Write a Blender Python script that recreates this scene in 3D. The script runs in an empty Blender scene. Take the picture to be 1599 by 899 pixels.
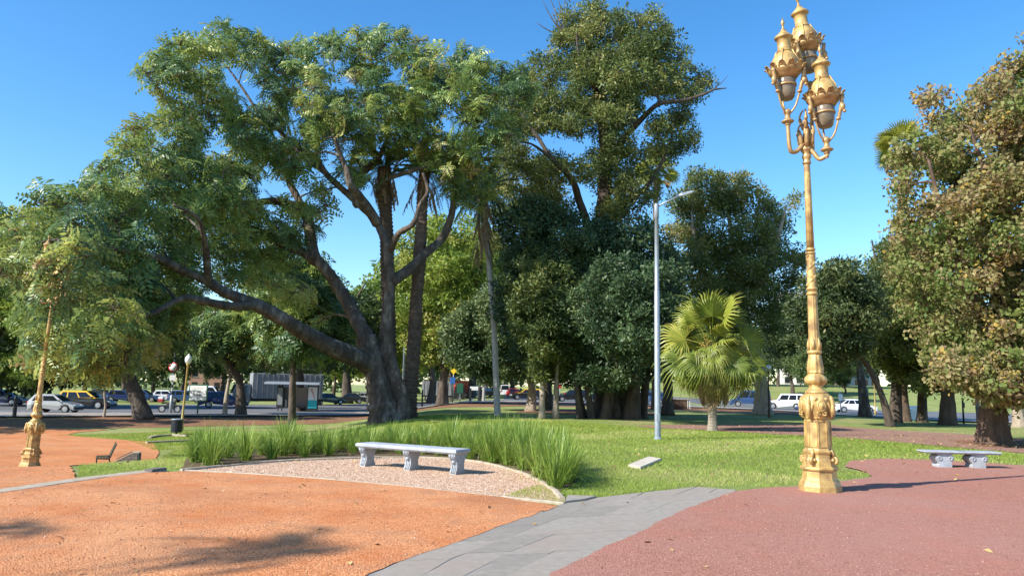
import bpy, bmesh, math, random
import numpy as np
from mathutils import Vector, Matrix, Euler, Quaternion
R = math.radians
sc = bpy.context.scene
COL = sc.collection

# ------------------------------------------------------------------ camera
W_PX, H_PX, F_PX = 1599.0, 899.0, 1200.0      # the photograph's pixel grid
PITCH, ROLL, CAM_H = R(7.33), R(1.1), 1.7
cam_d = bpy.data.cameras.new('camera'); cam = bpy.data.objects.new('camera', cam_d); COL.objects.link(cam)
cam_d.sensor_width = 36.0; cam_d.lens = 36.0 * F_PX / W_PX
cam_d.clip_start = 0.1; cam_d.clip_end = 6000
CAM_M = Matrix.Rotation(R(90) + PITCH, 3, 'X') @ Matrix.Rotation(ROLL, 3, 'Z')
cam.matrix_world = Matrix.Translation((0, 0, CAM_H)) @ CAM_M.to_4x4()
sc.camera = cam

# ------------------------------------------------------------------ light
SUN_EL, SUN_AZ = R(37), R(241)                 # azimuth clockwise from +Y
SUN_DIR = Vector((math.sin(SUN_AZ) * math.cos(SUN_EL), math.cos(SUN_AZ) * math.cos(SUN_EL), math.sin(SUN_EL)))
world = bpy.data.worlds.new('World'); sc.world = world; world.use_nodes = True
wn, wl = world.node_tree.nodes, world.node_tree.links
bg = wn['Background']
sky = wn.new('ShaderNodeTexSky'); sky.sky_type = 'NISHITA'; sky.sun_disc = False
sky.sun_elevation = SUN_EL; sky.sun_rotation = SUN_AZ
sky.air_density = 1.0; sky.dust_density = 0.4; sky.ozone_density = 2.5
hs = wn.new('ShaderNodeHueSaturation'); hs.inputs['Saturation'].default_value = 1.32; hs.inputs['Hue'].default_value = 0.5
wl.new(sky.outputs[0], hs.inputs['Color']); wl.new(hs.outputs[0], bg.inputs['Color'])
bg.inputs['Strength'].default_value = 0.147
sun_d = bpy.data.lights.new('sun', 'SUN'); sun_d.energy = 4.8; sun_d.angle = R(0.5); sun_d.color = (1.0, 0.95, 0.86)
sun = bpy.data.objects.new('sun', sun_d); COL.objects.link(sun)
sun.rotation_euler = SUN_DIR.to_track_quat('Z', 'Y').to_euler(); sun.location = (-20, -10, 30)
sc.view_settings.view_transform = 'Standard'; sc.view_settings.look = 'None'
sc.view_settings.exposure = 0.80; sc.view_settings.gamma = 1.0; sc.view_settings.use_curve_mapping = False

# ------------------------------------------------------------------ terrain height and pixel helpers
def sst(x, a, b):
    t = min(1.0, max(0.0, (x - a) / (b - a))); return t * t * (3 - 2 * t)
def zf(x, y):
    l = sst(-x, 4, 13)
    z = -1.5 * l * sst(y, 11, 32) + 0.5 * l * sst(y, 42, 58)
    z += 3.4 * sst(y, 98, 170) * sst(x, 4, 34)
    z -= 0.35 * sst(x, 22, 36) * sst(y, 40, 60) * (1 - sst(y, 98, 125))
    return z
def ray(u, v):
    d = CAM_M @ Vector(((u - W_PX / 2) / F_PX, (H_PX / 2 - v) / F_PX, -1.0)); return d
def P(u, v, d):
    """world point seen at photo pixel (u, v) whose world y is d"""
    r = ray(u, v); return Vector((0, 0, CAM_H)) + r * (d / r.y)
def G(u, v):
    """ground point under pixel (u, v)"""
    r = ray(u, v); r = r / r.y; t = 2.0
    while t < 400:
        p = Vector((0, 0, CAM_H)) + r * t
        if p.z <= zf(p.x, p.y):
            lo, hi = t - 0.1, t
            for _ in range(20):
                m = (lo + hi) / 2; p = Vector((0, 0, CAM_H)) + r * m
                if p.z <= zf(p.x, p.y): hi = m
                else: lo = m
            return Vector((p.x, p.y, zf(p.x, p.y)))
        t += 0.1
    return Vector((p.x, p.y, zf(p.x, p.y)))
def GD(u, d, v=625):
    """ground point in pixel column u at depth d"""
    for _ in range(4):
        p = P(u, v, d); z = zf(p.x, d)
        r = ray(u, v); c = CAM_M.transposed() @ (Vector((p.x, d, z)) - Vector((0, 0, CAM_H)))
        v = H_PX / 2 - F_PX * c.y / -c.z
    p = P(u, v, d); return Vector((p.x, d, zf(p.x, d)))

# ------------------------------------------------------------------ objects, names, labels
def tag(o, label=None, cat=None, group=None, kind=None):
    if label: o['label'] = label
    if cat: o['category'] = cat
    if group: o['group'] = group
    if kind: o['kind'] = kind
    return o
def thing(name, label, cat, loc=(0, 0, 0), rotz=0.0, group=None):
    o = bpy.data.objects.new(name, None); COL.objects.link(o)
    o.empty_display_size = 0.2
    o.location = loc; o.rotation_euler = (0, 0, rotz)
    return tag(o, label, cat, group)
def put(name, me, parent=None, loc=None):
    o = bpy.data.objects.new(name, me); COL.objects.link(o)
    if parent is not None: o.parent = parent
    if loc is not None: o.location = loc
    return o
def dup(root, loc, rotz=0.0, scale=None, label=None, group=None):
    r = root.copy(); COL.objects.link(r); r.location = loc; r.rotation_euler = (0, 0, rotz)
    if scale is not None: r.scale = (scale,) * 3 if not hasattr(scale, '__len__') else scale
    if label: r['label'] = label
    if group: r['group'] = group
    for ch in list(root.children):
        c = ch.copy(); COL.objects.link(c); c.parent = r
        for g in ch.children:
            d = g.copy(); COL.objects.link(d); d.parent = c
    return r

class MB:
    def __init__(s): s.v = []; s.f = []; s.m = []; s.cm = 0; s.smooth = []; s.sm = False
    def add(s, vs, fs):
        b = len(s.v); s.v.extend([tuple(x) for x in vs])
        for f in fs: s.f.append(tuple(b + i for i in f)); s.m.append(s.cm); s.smooth.append(s.sm)
    def box(s, c, size, M=None):
        hx, hy, hz = size[0] / 2, size[1] / 2, size[2] / 2
        vs = [Vector((x * hx, y * hy, z * hz)) for x in (-1, 1) for y in (-1, 1) for z in (-1, 1)]
        if M is not None: vs = [M @ v for v in vs]
        c = Vector(c)
        s.add([v + c for v in vs], [(0, 1, 3, 2), (4, 6, 7, 5), (0, 4, 5, 1), (2, 3, 7, 6), (0, 2, 6, 4), (1, 5, 7, 3)])
    def bbox(s, c, size, b=0.01):
        """box with chamfered vertical and top edges"""
        hx, hy, hz = size[0] / 2, size[1] / 2, size[2] / 2
        def ring(ix, z): 
            x, y = hx - ix, hy - ix; k = b
            return [(c[0] + X, c[1] + Y, c[2] + z) for X, Y in ((-x + k, -y), (x - k, -y), (x, -y + k), (x, y - k), (x - k, y), (-x + k, y), (-x, y - k), (-x, -y + k))]
        rs = [ring(b, -hz), ring(0, -hz + b), ring(0, hz - b), ring(b, hz)]
        s.loft(rs)
    def loft(s, rings, cap=True, close=True):
        n = len(rings[0]); vs = [p for r in rings for p in r]; fs = []
        for i in range(len(rings) - 1):
            for j in range(n if close else n - 1):
                k = (j + 1) % n
                fs.append((i * n + j, i * n + k, (i + 1) * n + k, (i + 1) * n + j))
        if cap:
            fs.append(tuple(range(n - 1, -1, -1))); fs.append(tuple(range((len(rings) - 1) * n, len(rings) * n)))
        s.add(vs, fs)
    def lathe(s, prof, n=24, c=(0, 0, 0), rot=0.0, mod=None, M=None, cap=True):
        rings = []
        for z, r in prof:
            ring = []
            for j in range(n):
                a = rot + 2 * math.pi * j / n
                rr = r * (mod(a, z) if mod else 1.0)
                p = Vector((rr * math.cos(a), rr * math.sin(a), z))
                if M is not None: p = M @ p
                ring.append(p + Vector(c))
            rings.append(ring)
        s.loft(rings, cap)
    def tube(s, pts, rad, n=8, wob=0.0, rng=None, cap=True):
        ridge = [rng.uniform(-1.6, 1.6) * wob for _ in range(n)] if rng else None
        pts = [Vector(p) for p in pts]
        rad = list(rad) if hasattr(rad, '__len__') else [rad] * len(pts)
        rings = []; up = None
        for i, p in enumerate(pts):
            t = (pts[min(i + 1, len(pts) - 1)] - pts[max(i - 1, 0)])
            if t.length < 1e-9: t = Vector((0, 0, 1))
            t.normalize()
            if up is None:
                up = Vector((1, 0, 0)) if abs(t.x) < 0.8 else Vector((0, 1, 0))
            a = (up - t * up.dot(t)); a.normalize(); b = t.cross(a); up = a
            ring = []
            for j in range(n):
                th = 2 * math.pi * j / n
                if ridge: ridge[j] = ridge[j] * .93 + rng.uniform(-wob, wob) * .55
                r = rad[i] * (1 + (ridge[j] if ridge else 0))
                ring.append(p + a * (r * math.cos(th)) + b * (r * math.sin(th)))
            rings.append(ring)
        s.loft(rings, cap)
    def prism(s, poly, h0, h1, axis='y', c=(0, 0, 0), M=None):
        """poly in the plane across axis, extruded from h0 to h1"""
        def mk(a, b, h):
            v = Vector((a, h, b)) if axis == 'y' else (Vector((h, a, b)) if axis == 'x' else Vector((a, b, h)))
            if M is not None: v = M @ v
            return v + Vector(c)
        s.loft([[mk(a, b, h0) for a, b in poly], [mk(a, b, h1) for a, b in poly]])
    def sphere(s, c, r, n=12, m=8, sc=(1, 1, 1)):
        rings = []
        for i in range(m + 1):
            th = math.pi * i / m; z = -math.cos(th); q = max(math.sin(th), 0.02)
            rings.append([(c[0] + r * sc[0] * q * math.cos(2 * math.pi * j / n), c[1] + r * sc[1] * q * math.sin(2 * math.pi * j / n), c[2] + r * sc[2] * z) for j in range(n)])
        s.loft(rings)
    def mesh(s, name, *mats):
        me = bpy.data.meshes.new(name); me.from_pydata(s.v, [], s.f)
        for m in mats: me.materials.append(m)
        me.polygons.foreach_set('material_index', s.m); me.polygons.foreach_set('use_smooth', s.smooth)
        bm = bmesh.new(); bm.from_mesh(me); bmesh.ops.recalc_face_normals(bm, faces=bm.faces); bm.to_mesh(me); bm.free()
        me.update(); return me
    def obj(s, name, parent, *mats, loc=None):
        return put(name, s.mesh(name, *mats), parent, loc)

def spline(pts, k=4):
    """Catmull-Rom through tuples of any length"""
    pts = [np.array(p, float) for p in pts]; out = []
    for i in range(len(pts) - 1):
        p0, p1, p2, p3 = pts[max(i - 1, 0)], pts[i], pts[i + 1], pts[min(i + 2, len(pts) - 1)]
        for j in range(k):
            t = j / k
            out.append(0.5 * ((2 * p1) + (-p0 + p2) * t + (2 * p0 - 5 * p1 + 4 * p2 - p3) * t * t + (-p0 + 3 * p1 - 3 * p2 + p3) * t ** 3))
    out.append(pts[-1]); return out

# ------------------------------------------------------------------ materials
def new_mat(name):
    m = bpy.data.materials.new(name); m.use_nodes = True
    nt = m.node_tree; return m, nt.nodes, nt.links, nt.nodes['Principled BSDF']
def rgb(c): return (c[0], c[1], c[2], 1.0)
def ramp(n, stops):
    r = n.new('ShaderNodeValToRGB'); e = r.color_ramp.elements
    e[0].position, e[0].color = stops[0][0], rgb(stops[0][1]); e[1].position, e[1].color = stops[-1][0], rgb(stops[-1][1])
    for p, c in stops[1:-1]:
        q = e.new(p); q.color = rgb(c)
    return r
def plain(name, c, rough=0.5, metal=0.0, alpha=None, trans=0.0, coat=0.0):
    m, n, l, b = new_mat(name)
    b.inputs['Base Color'].default_value = rgb(c); b.inputs['Roughness'].default_value = rough
    b.inputs['Metallic'].default_value = metal; b.inputs['Transmission Weight'].default_value = trans
    b.inputs['Coat Weight'].default_value = coat
    return m
def noisy(name, stops, scale=3.0, rough=0.8, bump=0.3, bscale=None, metal=0.0, detail=6, world=False, stretch=None, dist=0.02, big=None):
    """noise-driven colour and relief; big = (scale, colour, amount) adds a broad stain layer"""
    m, n, l, b = new_mat(name)
    if world: co = n.new('ShaderNodeNewGeometry').outputs['Position']
    else: co = n.new('ShaderNodeTexCoord').outputs['Object']
    if stretch:
        mp = n.new('ShaderNodeMapping'); mp.inputs['Scale'].default_value = stretch; l.new(co, mp.inputs['Vector']); co = mp.outputs[0]
    nz = n.new('ShaderNodeTexNoise'); nz.inputs['Scale'].default_value = scale; nz.inputs['Detail'].default_value = detail; nz.inputs['Roughness'].default_value = 0.65
    l.new(co, nz.inputs['Vector'])
    r = ramp(n, stops); l.new(nz.outputs['Fac'], r.inputs['Fac']); colr = r.outputs['Color']
    if big:
        n2 = n.new('ShaderNodeTexNoise'); n2.inputs['Scale'].default_value = big[0]; n2.inputs['Detail'].default_value = 5; l.new(co, n2.inputs['Vector'])
        mr = n.new('ShaderNodeMapRange'); mr.inputs['From Min'].default_value = 0.42; mr.inputs['From Max'].default_value = 0.68; mr.inputs['To Max'].default_value = big[2]
        l.new(n2.outputs['Fac'], mr.inputs['Value'])
        mx = n.new('ShaderNodeMix'); mx.data_type = 'RGBA'; l.new(mr.outputs[0], mx.inputs['Factor']); l.new(colr, mx.inputs['A']); mx.inputs['B'].default_value = rgb(big[1]); colr = mx.outputs['Result']
    l.new(colr, b.inputs['Base Color'])
    b.inputs['Roughness'].default_value = rough; b.inputs['Metallic'].default_value = metal
    if bump:
        nb = n.new('ShaderNodeTexNoise'); nb.inputs['Scale'].default_value = bscale or scale * 4; nb.inputs['Detail'].default_value = 8; l.new(co, nb.inputs['Vector'])
        bp = n.new('ShaderNodeBump'); bp.inputs['Strength'].default_value = bump; bp.inputs['Distance'].default_value = dist
        l.new(nb.outputs['Fac'], bp.inputs['Height']); l.new(bp.outputs[0], b.inputs['Normal'])
    return m
def gravel(name, stops, cell=45.0, patch=None, bump=0.8, dist=0.012, patch_scale=0.35, fine=None):
    """grit: each voronoi cell is a grain with its own tone; patch = colour of broad worn patches"""
    m, n, l, b = new_mat(name)
    co = n.new('ShaderNodeNewGeometry').outputs['Position']
    vo = n.new('ShaderNodeTexVoronoi'); vo.inputs['Scale'].default_value = cell; l.new(co, vo.inputs['Vector'])
    sp = n.new('ShaderNodeSeparateColor'); l.new(vo.outputs['Color'], sp.inputs[0])
    nz = n.new('ShaderNodeTexNoise'); nz.inputs['Scale'].default_value = 6.0; nz.inputs['Detail'].default_value = 8; nz.inputs['Roughness'].default_value = 0.7; l.new(co, nz.inputs['Vector'])
    ad = n.new('ShaderNodeMath'); ad.operation = 'MULTIPLY_ADD'; ad.inputs[1].default_value = 0.62; l.new(sp.outputs[0], ad.inputs[0])
    mu = n.new('ShaderNodeMath'); mu.operation = 'MULTIPLY'; mu.inputs[1].default_value = 0.42; l.new(nz.outputs['Fac'], mu.inputs[0]); l.new(mu.outputs[0], ad.inputs[2])
    r = ramp(n, stops); l.new(ad.outputs[0], r.inputs['Fac']); colr = r.outputs['Color']
    if patch:
        for k, (pc, ps, amt, lo, hi) in enumerate(patch):
            n2 = n.new('ShaderNodeTexNoise'); n2.inputs['Scale'].default_value = ps; n2.inputs['Detail'].default_value = 7; n2.inputs['Roughness'].default_value = 0.62
            mp = n.new('ShaderNodeMapping'); mp.inputs['Location'].default_value = (k * 13.1, k * 7.7, 0); l.new(co, mp.inputs['Vector']); l.new(mp.outputs[0], n2.inputs['Vector'])
            mr = n.new('ShaderNodeMapRange'); mr.inputs['From Min'].default_value = lo; mr.inputs['From Max'].default_value = hi; mr.inputs['To Max'].default_value = amt; l.new(n2.outputs['Fac'], mr.inputs['Value'])
            mx = n.new('ShaderNodeMix'); mx.data_type = 'RGBA'; mx.blend_type = 'MIX'; l.new(mr.outputs[0], mx.inputs['Factor']); l.new(colr, mx.inputs['A']); mx.inputs['B'].default_value = rgb(pc); colr = mx.outputs['Result']
    l.new(colr, b.inputs['Base Color']); b.inputs['Roughness'].default_value = 0.95; b.inputs['Specular IOR Level'].default_value = 0.15
    bp = n.new('ShaderNodeBump'); bp.inputs['Strength'].default_value = bump; bp.inputs['Distance'].default_value = dist
    hm = n.new('ShaderNodeMath'); hm.operation = 'SUBTRACT'; l.new(nz.outputs['Fac'], hm.inputs[0]); l.new(vo.outputs['Distance'], hm.inputs[1])
    l.new(hm.outputs[0], bp.inputs['Height']); l.new(bp.outputs[0], b.inputs['Normal'])
    return m
def leafmat(name, stops, trans=0.3, rough=0.5, tcol=1.3):
    m, n, l, b = new_mat(name)
    at = n.new('ShaderNodeAttribute'); at.attribute_name = 'tint'
    r = ramp(n, stops); l.new(at.outputs['Fac'], r.inputs['Fac'])
    l.new(r.outputs[0], b.inputs['Base Color']); b.inputs['Roughness'].default_value = rough; b.inputs['Specular IOR Level'].default_value = 0.35
    tr = n.new('ShaderNodeBsdfTranslucent')
    hs = n.new('ShaderNodeHueSaturation'); hs.inputs['Value'].default_value = tcol; hs.inputs['Hue'].default_value = 0.485; l.new(r.outputs[0], hs.inputs['Color']); l.new(hs.outputs[0], tr.inputs['Color'])
    mx = n.new('ShaderNodeMixShader'); mx.inputs['Fac'].default_value = trans
    l.new(b.outputs[0], mx.inputs[1]); l.new(tr.outputs[0], mx.inputs[2]); l.new(mx.outputs[0], n['Material Output'].inputs['Surface'])
    return m
M = {}
# ================================================================== the setting
M['lawn'] = noisy('lawn', [(0.25, (0.11, 0.15, 0.022)), (0.5, (0.185, 0.245, 0.045)), (0.75, (0.25, 0.30, 0.075))], 5.0, 0.95, 0.9, 60, world=True, dist=0.03, big=(0.35, (0.33, 0.29, 0.12), 0.75))
M['orange'] = gravel('orange_grit', [(0.1, (0.30, 0.100, 0.040)), (0.5, (0.53, 0.215, 0.088)), (0.9, (0.72, 0.34, 0.16))], 55, [((0.58, 0.31, 0.16), 0.30, 0.65, 0.45, 0.70), ((0.46, 0.135, 0.040), 0.7, 0.8, 0.46, 0.72), ((0.36, 0.19, 0.11), 1.7, 0.6, 0.50, 0.70), ((0.30, 0.14, 0.075), 0.22, 0.55, 0.50, 0.66)])
M['clay'] = gravel('red_clay', [(0.1, (0.20, 0.086, 0.062)), (0.5, (0.33, 0.148, 0.106)), (0.9, (0.47, 0.24, 0.178))], 70, [((0.36, 0.20, 0.162), 0.25, 0.65, 0.42, 0.70), ((0.44, 0.15, 0.10), 0.8, 0.45, 0.50, 0.78)], bump=0.6)
M['pinkgravel'] = gravel('pink_gravel', [(0.1, (0.25, 0.145, 0.085)), (0.5, (0.49, 0.31, 0.205)), (0.9, (0.74, 0.53, 0.385))], 38, [((0.42, 0.27, 0.15), 0.6, 0.5, 0.5, 0.8)])
M['bed_soil'] = gravel('bed_soil', [(0.1, (0.05, 0.035, 0.02)), (0.5, (0.12, 0.085, 0.05)), (0.9, (0.2, 0.15, 0.09))], 40)
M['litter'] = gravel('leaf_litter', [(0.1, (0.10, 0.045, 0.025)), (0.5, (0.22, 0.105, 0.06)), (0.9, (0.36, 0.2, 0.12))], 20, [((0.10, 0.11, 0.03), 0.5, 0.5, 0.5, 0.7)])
M['asphalt'] = noisy('asphalt', [(0.3, (0.085, 0.088, 0.096)), (0.7, (0.13, 0.134, 0.142))], 2.0, 0.8, 0.2, 90, world=True, big=(0.15, (0.18, 0.18, 0.185), 0.5))
M['pavement'] = noisy('pavement', [(0.3, (0.22, 0.20, 0.18)), (0.7, (0.33, 0.305, 0.28))], 3.0, 0.9, 0.2, 40, world=True, big=(0.3, (0.3, 0.22, 0.17), 0.5))
M['kerb'] = noisy('kerb_stone', [(0.25, (0.25, 0.20, 0.14)), (0.6, (0.42, 0.35, 0.26)), (0.8, (0.51, 0.44, 0.34))], 7.0, 0.9, 0.4, 40, world=True)
M['slab'] = noisy('granite_slab', [(0.25, (0.205, 0.180, 0.148)), (0.55, (0.265, 0.235, 0.194)), (0.8, (0.33, 0.293, 0.245))], 9.0, 0.85, 0.35, 70, world=True, big=(0.8, (0.21, 0.185, 0.155), 0.6))
M['slab_pale'] = noisy('granite_slab_pale', [(0.25, (0.235, 0.207, 0.170)), (0.55, (0.295, 0.262, 0.218)), (0.8, (0.36, 0.322, 0.272))], 9.0, 0.85, 0.35, 70, world=True, big=(0.9, (0.29, 0.225, 0.18), 0.6))
M['white_paint'] = noisy('road_paint', [(0.3, (0.55, 0.55, 0.53)), (0.6, (0.75, 0.75, 0.73))], 8, 0.8, 0)

def grid_ground():
    xs = np.unique(np.concatenate([np.arange(-60, 70, 1.5), np.linspace(-1800, -60, 22), np.linspace(70, 1800, 22)]))
    ys = np.unique(np.concatenate([np.arange(-12, 70, 1.0), np.arange(70, 190, 4), np.linspace(-400, -12, 10), np.linspace(190, 2400, 26)]))
    vs = [(x, y, zf(x, y)) for y in ys for x in xs]; nx = len(xs)
    fs = [(j * nx + i, j * nx + i + 1, (j + 1) * nx + i + 1, (j + 1) * nx + i) for j in range(len(ys) - 1) for i in range(nx - 1)]
    me = bpy.data.meshes.new('ground'); me.from_pydata(vs, [], fs); me.materials.append(M['lawn'])
    for p in me.polygons: p.use_smooth = True
    return tag(put('ground', me), 'lawn of the park between the paths', kind='structure')
grid_ground()

def inside(poly, x, y):
    c = False; n = len(poly); j = n - 1
    for i in range(n):
        xi, yi = poly[i]; xj, yj = poly[j]
        if (yi > y) != (yj > y) and x < (xj - xi) * (y - yi) / (yj - yi) + xi: c = not c
        j = i
    return c
def densify(poly, step, jit, rng):
    out = []
    for i in range(len(poly)):
        a, b = Vector(poly[i]), Vector(poly[(i + 1) % len(poly)]); L = (b - a).length; k = max(1, int(L / step))
        nrm = Vector((-(b - a).y, (b - a).x)).normalized() if L > 0 else Vector((0, 0))
        for j in range(k):
            p = a + (b - a) * (j / k) + nrm * (rng.uniform(-jit, jit) if j else 0); out.append((p.x, p.y))
    return out
def sheet(name, poly, lift, mat, label=None, step=0.5, jit=0.0, seed=1, cells=1.0):
    """a ground sheet of polygon outline (world xy) that follows the terrain"""
    rng = random.Random(seed); pts = densify(poly, step, jit, rng)
    from mathutils.geometry import delaunay_2d_cdt
    cv, ce, cf, _, _, _ = delaunay_2d_cdt([Vector(p) for p in pts], [], [list(range(len(pts)))], 1, 1e-5)
    bm = bmesh.new(); vs = [bm.verts.new((v.x, v.y, 0)) for v in cv]
    for f in cf:
        try: bm.faces.new([vs[k] for k in f])
        except ValueError: pass
    x0, x1 = min(p[0] for p in pts), max(p[0] for p in pts); y0, y1 = min(p[1] for p in pts), max(p[1] for p in pts)
    def cut(v, nrm):
        bmesh.ops.bisect_plane(bm, geom=bm.verts[:] + bm.edges[:] + bm.faces[:], plane_co=v, plane_no=nrm)
    cy = cells if y1 - y0 < 60 else cells * 2.5
    for k in range(1, int((x1 - x0) / cy)): cut((x0 + k * cy, 0, 0), (1, 0, 0))
    for k in range(1, int((y1 - y0) / cy)): cut((0, y0 + k * cy, 0), (0, 1, 0))
    for v in bm.verts: v.co.z = zf(v.co.x, v.co.y) + lift
    bmesh.ops.recalc_face_normals(bm, faces=bm.faces)
    if sum(f.normal.z for f in bm.faces) < 0: bmesh.ops.reverse_faces(bm, faces=bm.faces)
    me = bpy.data.meshes.new(name); bm.to_mesh(me); bm.free(); me.materials.append(mat)
    return tag(put(name, me), label, kind='structure')
def gx(*pix): return [tuple(G(u, v)[:2]) for u, v in pix]

# --- plaza of orange grit, left
ORANGE = [(-40, -6), (-3.2, -6), (-1.50, 4.0)] + gx((575, 899), (705, 851.5), (805, 815.5), (872, 792)) + gx((780, 777), (640, 761), (500, 749), (380, 741), (290, 737), (215, 740), (120, 752)) \
    + [(-9.6, 17.2), (-10.9, 21.5), (-12.6, 26.5), (-14.0, 31.0), (-15.6, 35.0)] + [tuple(GD(u, d)[:2]) for u, d in ((238, 40.5), (175, 42.2), (114, 43.5), (106, 44.5), (125, 46.0), (170, 47.5))] + [(-29, 48.0), (-60, 47.5), (-60, 4)]
sheet('orange_path', ORANGE, 0.0245, M['orange'], 'orange grit plaza on the left', 0.2, 0.03, 2)
TERR = gx((880, 787), (780, 776), (640, 760), (500, 748), (380, 740), (282, 736), (330, 731), (420, 722), (520, 717.5), (620, 714.5), (700, 716.5), (750, 722.5), (800, 734), (842, 751), (868, 769))
sheet('gravel_terrace', TERR, 0.012, M['pinkgravel'], 'pale pink gravel terrace round the long bench', 0.4, 0.0, 3)
CLAY = gx((858, 899), (926, 866), (997, 834), (1057, 803), (1107, 783), (1147, 769), (1200, 763), (1262, 760), (1322, 752), (1362, 746), (1352, 738), (1318, 729), (1330, 720), (1380, 717), (1450, 719), (1520, 722), (1600, 728), (1700, 733)) \
    + [(30, 14), (30, -6), (1.2, -6), (0.45, 4.0)]
sheet('red_path', CLAY, 0.028, M['clay'], 'reddish clay path in the right foreground', 0.16, 0.022, 4)
PATH2 = gx((980, 666), (1010, 664), (1060, 663), (1160, 662), (1250, 662), (1290, 663), (1330, 667), (1420, 673), (1480, 676), (1560, 682), (1640, 690), (1760, 702), (1780, 724), (1620, 709), (1500, 699), (1420, 692), (1330, 684), (1260, 680), (1180, 676), (1100, 671), (1030, 668))
M['far_clay'] = gravel('far_clay', [(0.1, (0.16, 0.085, 0.062)), (0.5, (0.27, 0.150, 0.110)), (0.9, (0.38, 0.235, 0.18))], 60, [((0.30, 0.20, 0.14), 0.35, 0.7, 0.45, 0.7)], bump=0.5)
sheet('far_red_path', PATH2, 0.012, M['far_clay'], 'narrow reddish path behind the lawn', 0.5, 0.08, 5)
# --- earth, pavement and road beyond the lawn
ROAD = [(-140, 52), (-60, 56), (-36, 58.5), (-22, 65), (-10, 76), (0, 90), (10, 90), (20, 80), (29, 70), (44, 58), (90, 36), (170, 10), (190, 44), (110, 70), (60, 92), (40, 106), (26, 120), (12, 150), (-8, 150), (-22, 102), (-42, 84), (-140, 78)]
sheet('road', ROAD, 0.006, M['asphalt'], 'grey asphalt road around the park', 2.0, 0.0, 6, 2.0)
PAVE = [(-140, 46), (-60, 51.0), (-35, 53.5), (-20, 60.0), (-7, 71), (1, 84), (8, 85), (17, 76), (27, 66), (41, 54.5), (88, 32), (90, 35.9), (44, 57.9), (29, 69.9), (20, 79.9), (10, 89.9), (0, 89.9), (-10, 75.9), (-22, 64.9), (-36, 58.4), (-60, 55.9), (-140, 51.9)]
sheet('pavement', PAVE, 0.12, M['pavement'], 'pale pavement along the road', 2.0, 0.0, 7, 2.0)
LIT = [(-60, 47.6), (-29, 48.1), (-25, 48.6), (-20, 50.5), (-13, 53.5), (-6, 61), (1, 69), (8, 72), (14, 66), (22, 58), (27, 65.8), (17, 75.8), (8, 84.8), (1, 83.8), (-7, 70.8), (-20, 59.8), (-35, 53.3), (-60, 50.8)]
sheet('bare_earth', LIT, 0.016, M['litter'], 'bare earth with fallen leaves under the trees', 1.0, 0.25, 8)
sheet('earth_under_fig', [(0.5, 53), (4, 50.5), (8, 50), (11, 52.5), (10.5, 58), (6, 61), (1.5, 60)], 0.02, M['litter'], 'bare earth behind the fig tree stems', 1.0, 0.25, 9)
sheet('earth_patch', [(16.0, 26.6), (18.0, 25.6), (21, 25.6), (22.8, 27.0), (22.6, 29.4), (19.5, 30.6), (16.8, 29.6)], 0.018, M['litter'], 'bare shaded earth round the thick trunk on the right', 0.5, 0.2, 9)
for k, (x, y) in enumerate([(-54, 60), (-47, 60.3), (-40, 61), (-33, 64.5)]):
    sheet('lane_marking', [(x, y), (x + 3, y + 0.3), (x + 3, y + 0.45), (x, y + 0.15)], 0.011, M['white_paint'], step=3)

# --- stone paving strip: rows of slabs, each a part
strip = tag(bpy.data.objects.new('stone_path', None), 'strip of grey granite slabs between the orange and the red ground', kind='structure'); COL.objects.link(strip)
La = [Vector(p) for p in [(-1.55, 4.0)] + gx((570, 899), (700, 851), (800, 815), (876, 788), (905, 779))]
Ra = [Vector(p) for p in [(0.45, 4.0)] + gx((862, 899), (932, 866), (1005, 834), (1085, 796), (1148, 769))]
def along(pl, t):
    ls = [(pl[i + 1] - pl[i]).length for i in range(len(pl) - 1)]; s = t * sum(ls)
    for i, q in enumerate(ls):
        if s <= q or i == len(ls) - 1: return pl[i] + (pl[i + 1] - pl[i]) * (s / q)
        s -= q
rng = random.Random(5)
ROWS = [0.0, 0.24, 0.47, 0.72, 1.0]
for r in range(4):
    t = 0.0; k = 0
    while t < 0.995:
        t2 = min(1.0, t + rng.uniform(0.11, 0.17))
        if 1 - t2 < 0.05: t2 = 1.0
        a, b = ROWS[r], ROWS[r + 1]
        q = [along(La, t).lerp(along(Ra, t), a), along(La, t2).lerp(along(Ra, t2), a), along(La, t2).lerp(along(Ra, t2), b), along(La, t).lerp(along(Ra, t), b)]
        c = sum(q, Vector((0, 0))) / 4; q = [c + (p - c) * (1 - 0.004 / max((p - c).length, .1)) for p in q]
        h = 0.0215 + rng.uniform(-0.002, 0.0015); hi = [h + rng.uniform(-.001, .001) for _ in q]
        mb = MB(); mb.loft([[(p.x, p.y, -0.02) for p in q], [(p.x, p.y, hi[i] - .006) for i, p in enumerate(q)], [((p + (c - p) * .004).x, (p + (c - p) * .004).y, hi[i]) for i, p in enumerate(q)]])
        mb.obj('paving_slab', strip, M['slab'] if rng.random() < (0.75 if r < 2 else 0.3) else M['slab_pale'])
        t = t2
sheet('grit_joint', [tuple(p) for p in La] + [tuple(p) for p in reversed(Ra)], 0.0165, M['pavement'], 'earth in the joints below the granite strip', 1.0)
top = gx((886, 777), (932, 778.5), (1006, 770), (1089, 761), (1120, 764), (1150, 766))
low = gx((882, 787), (915, 783), (985, 781), (1050, 776), (1105, 772), (1148, 769))
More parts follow.
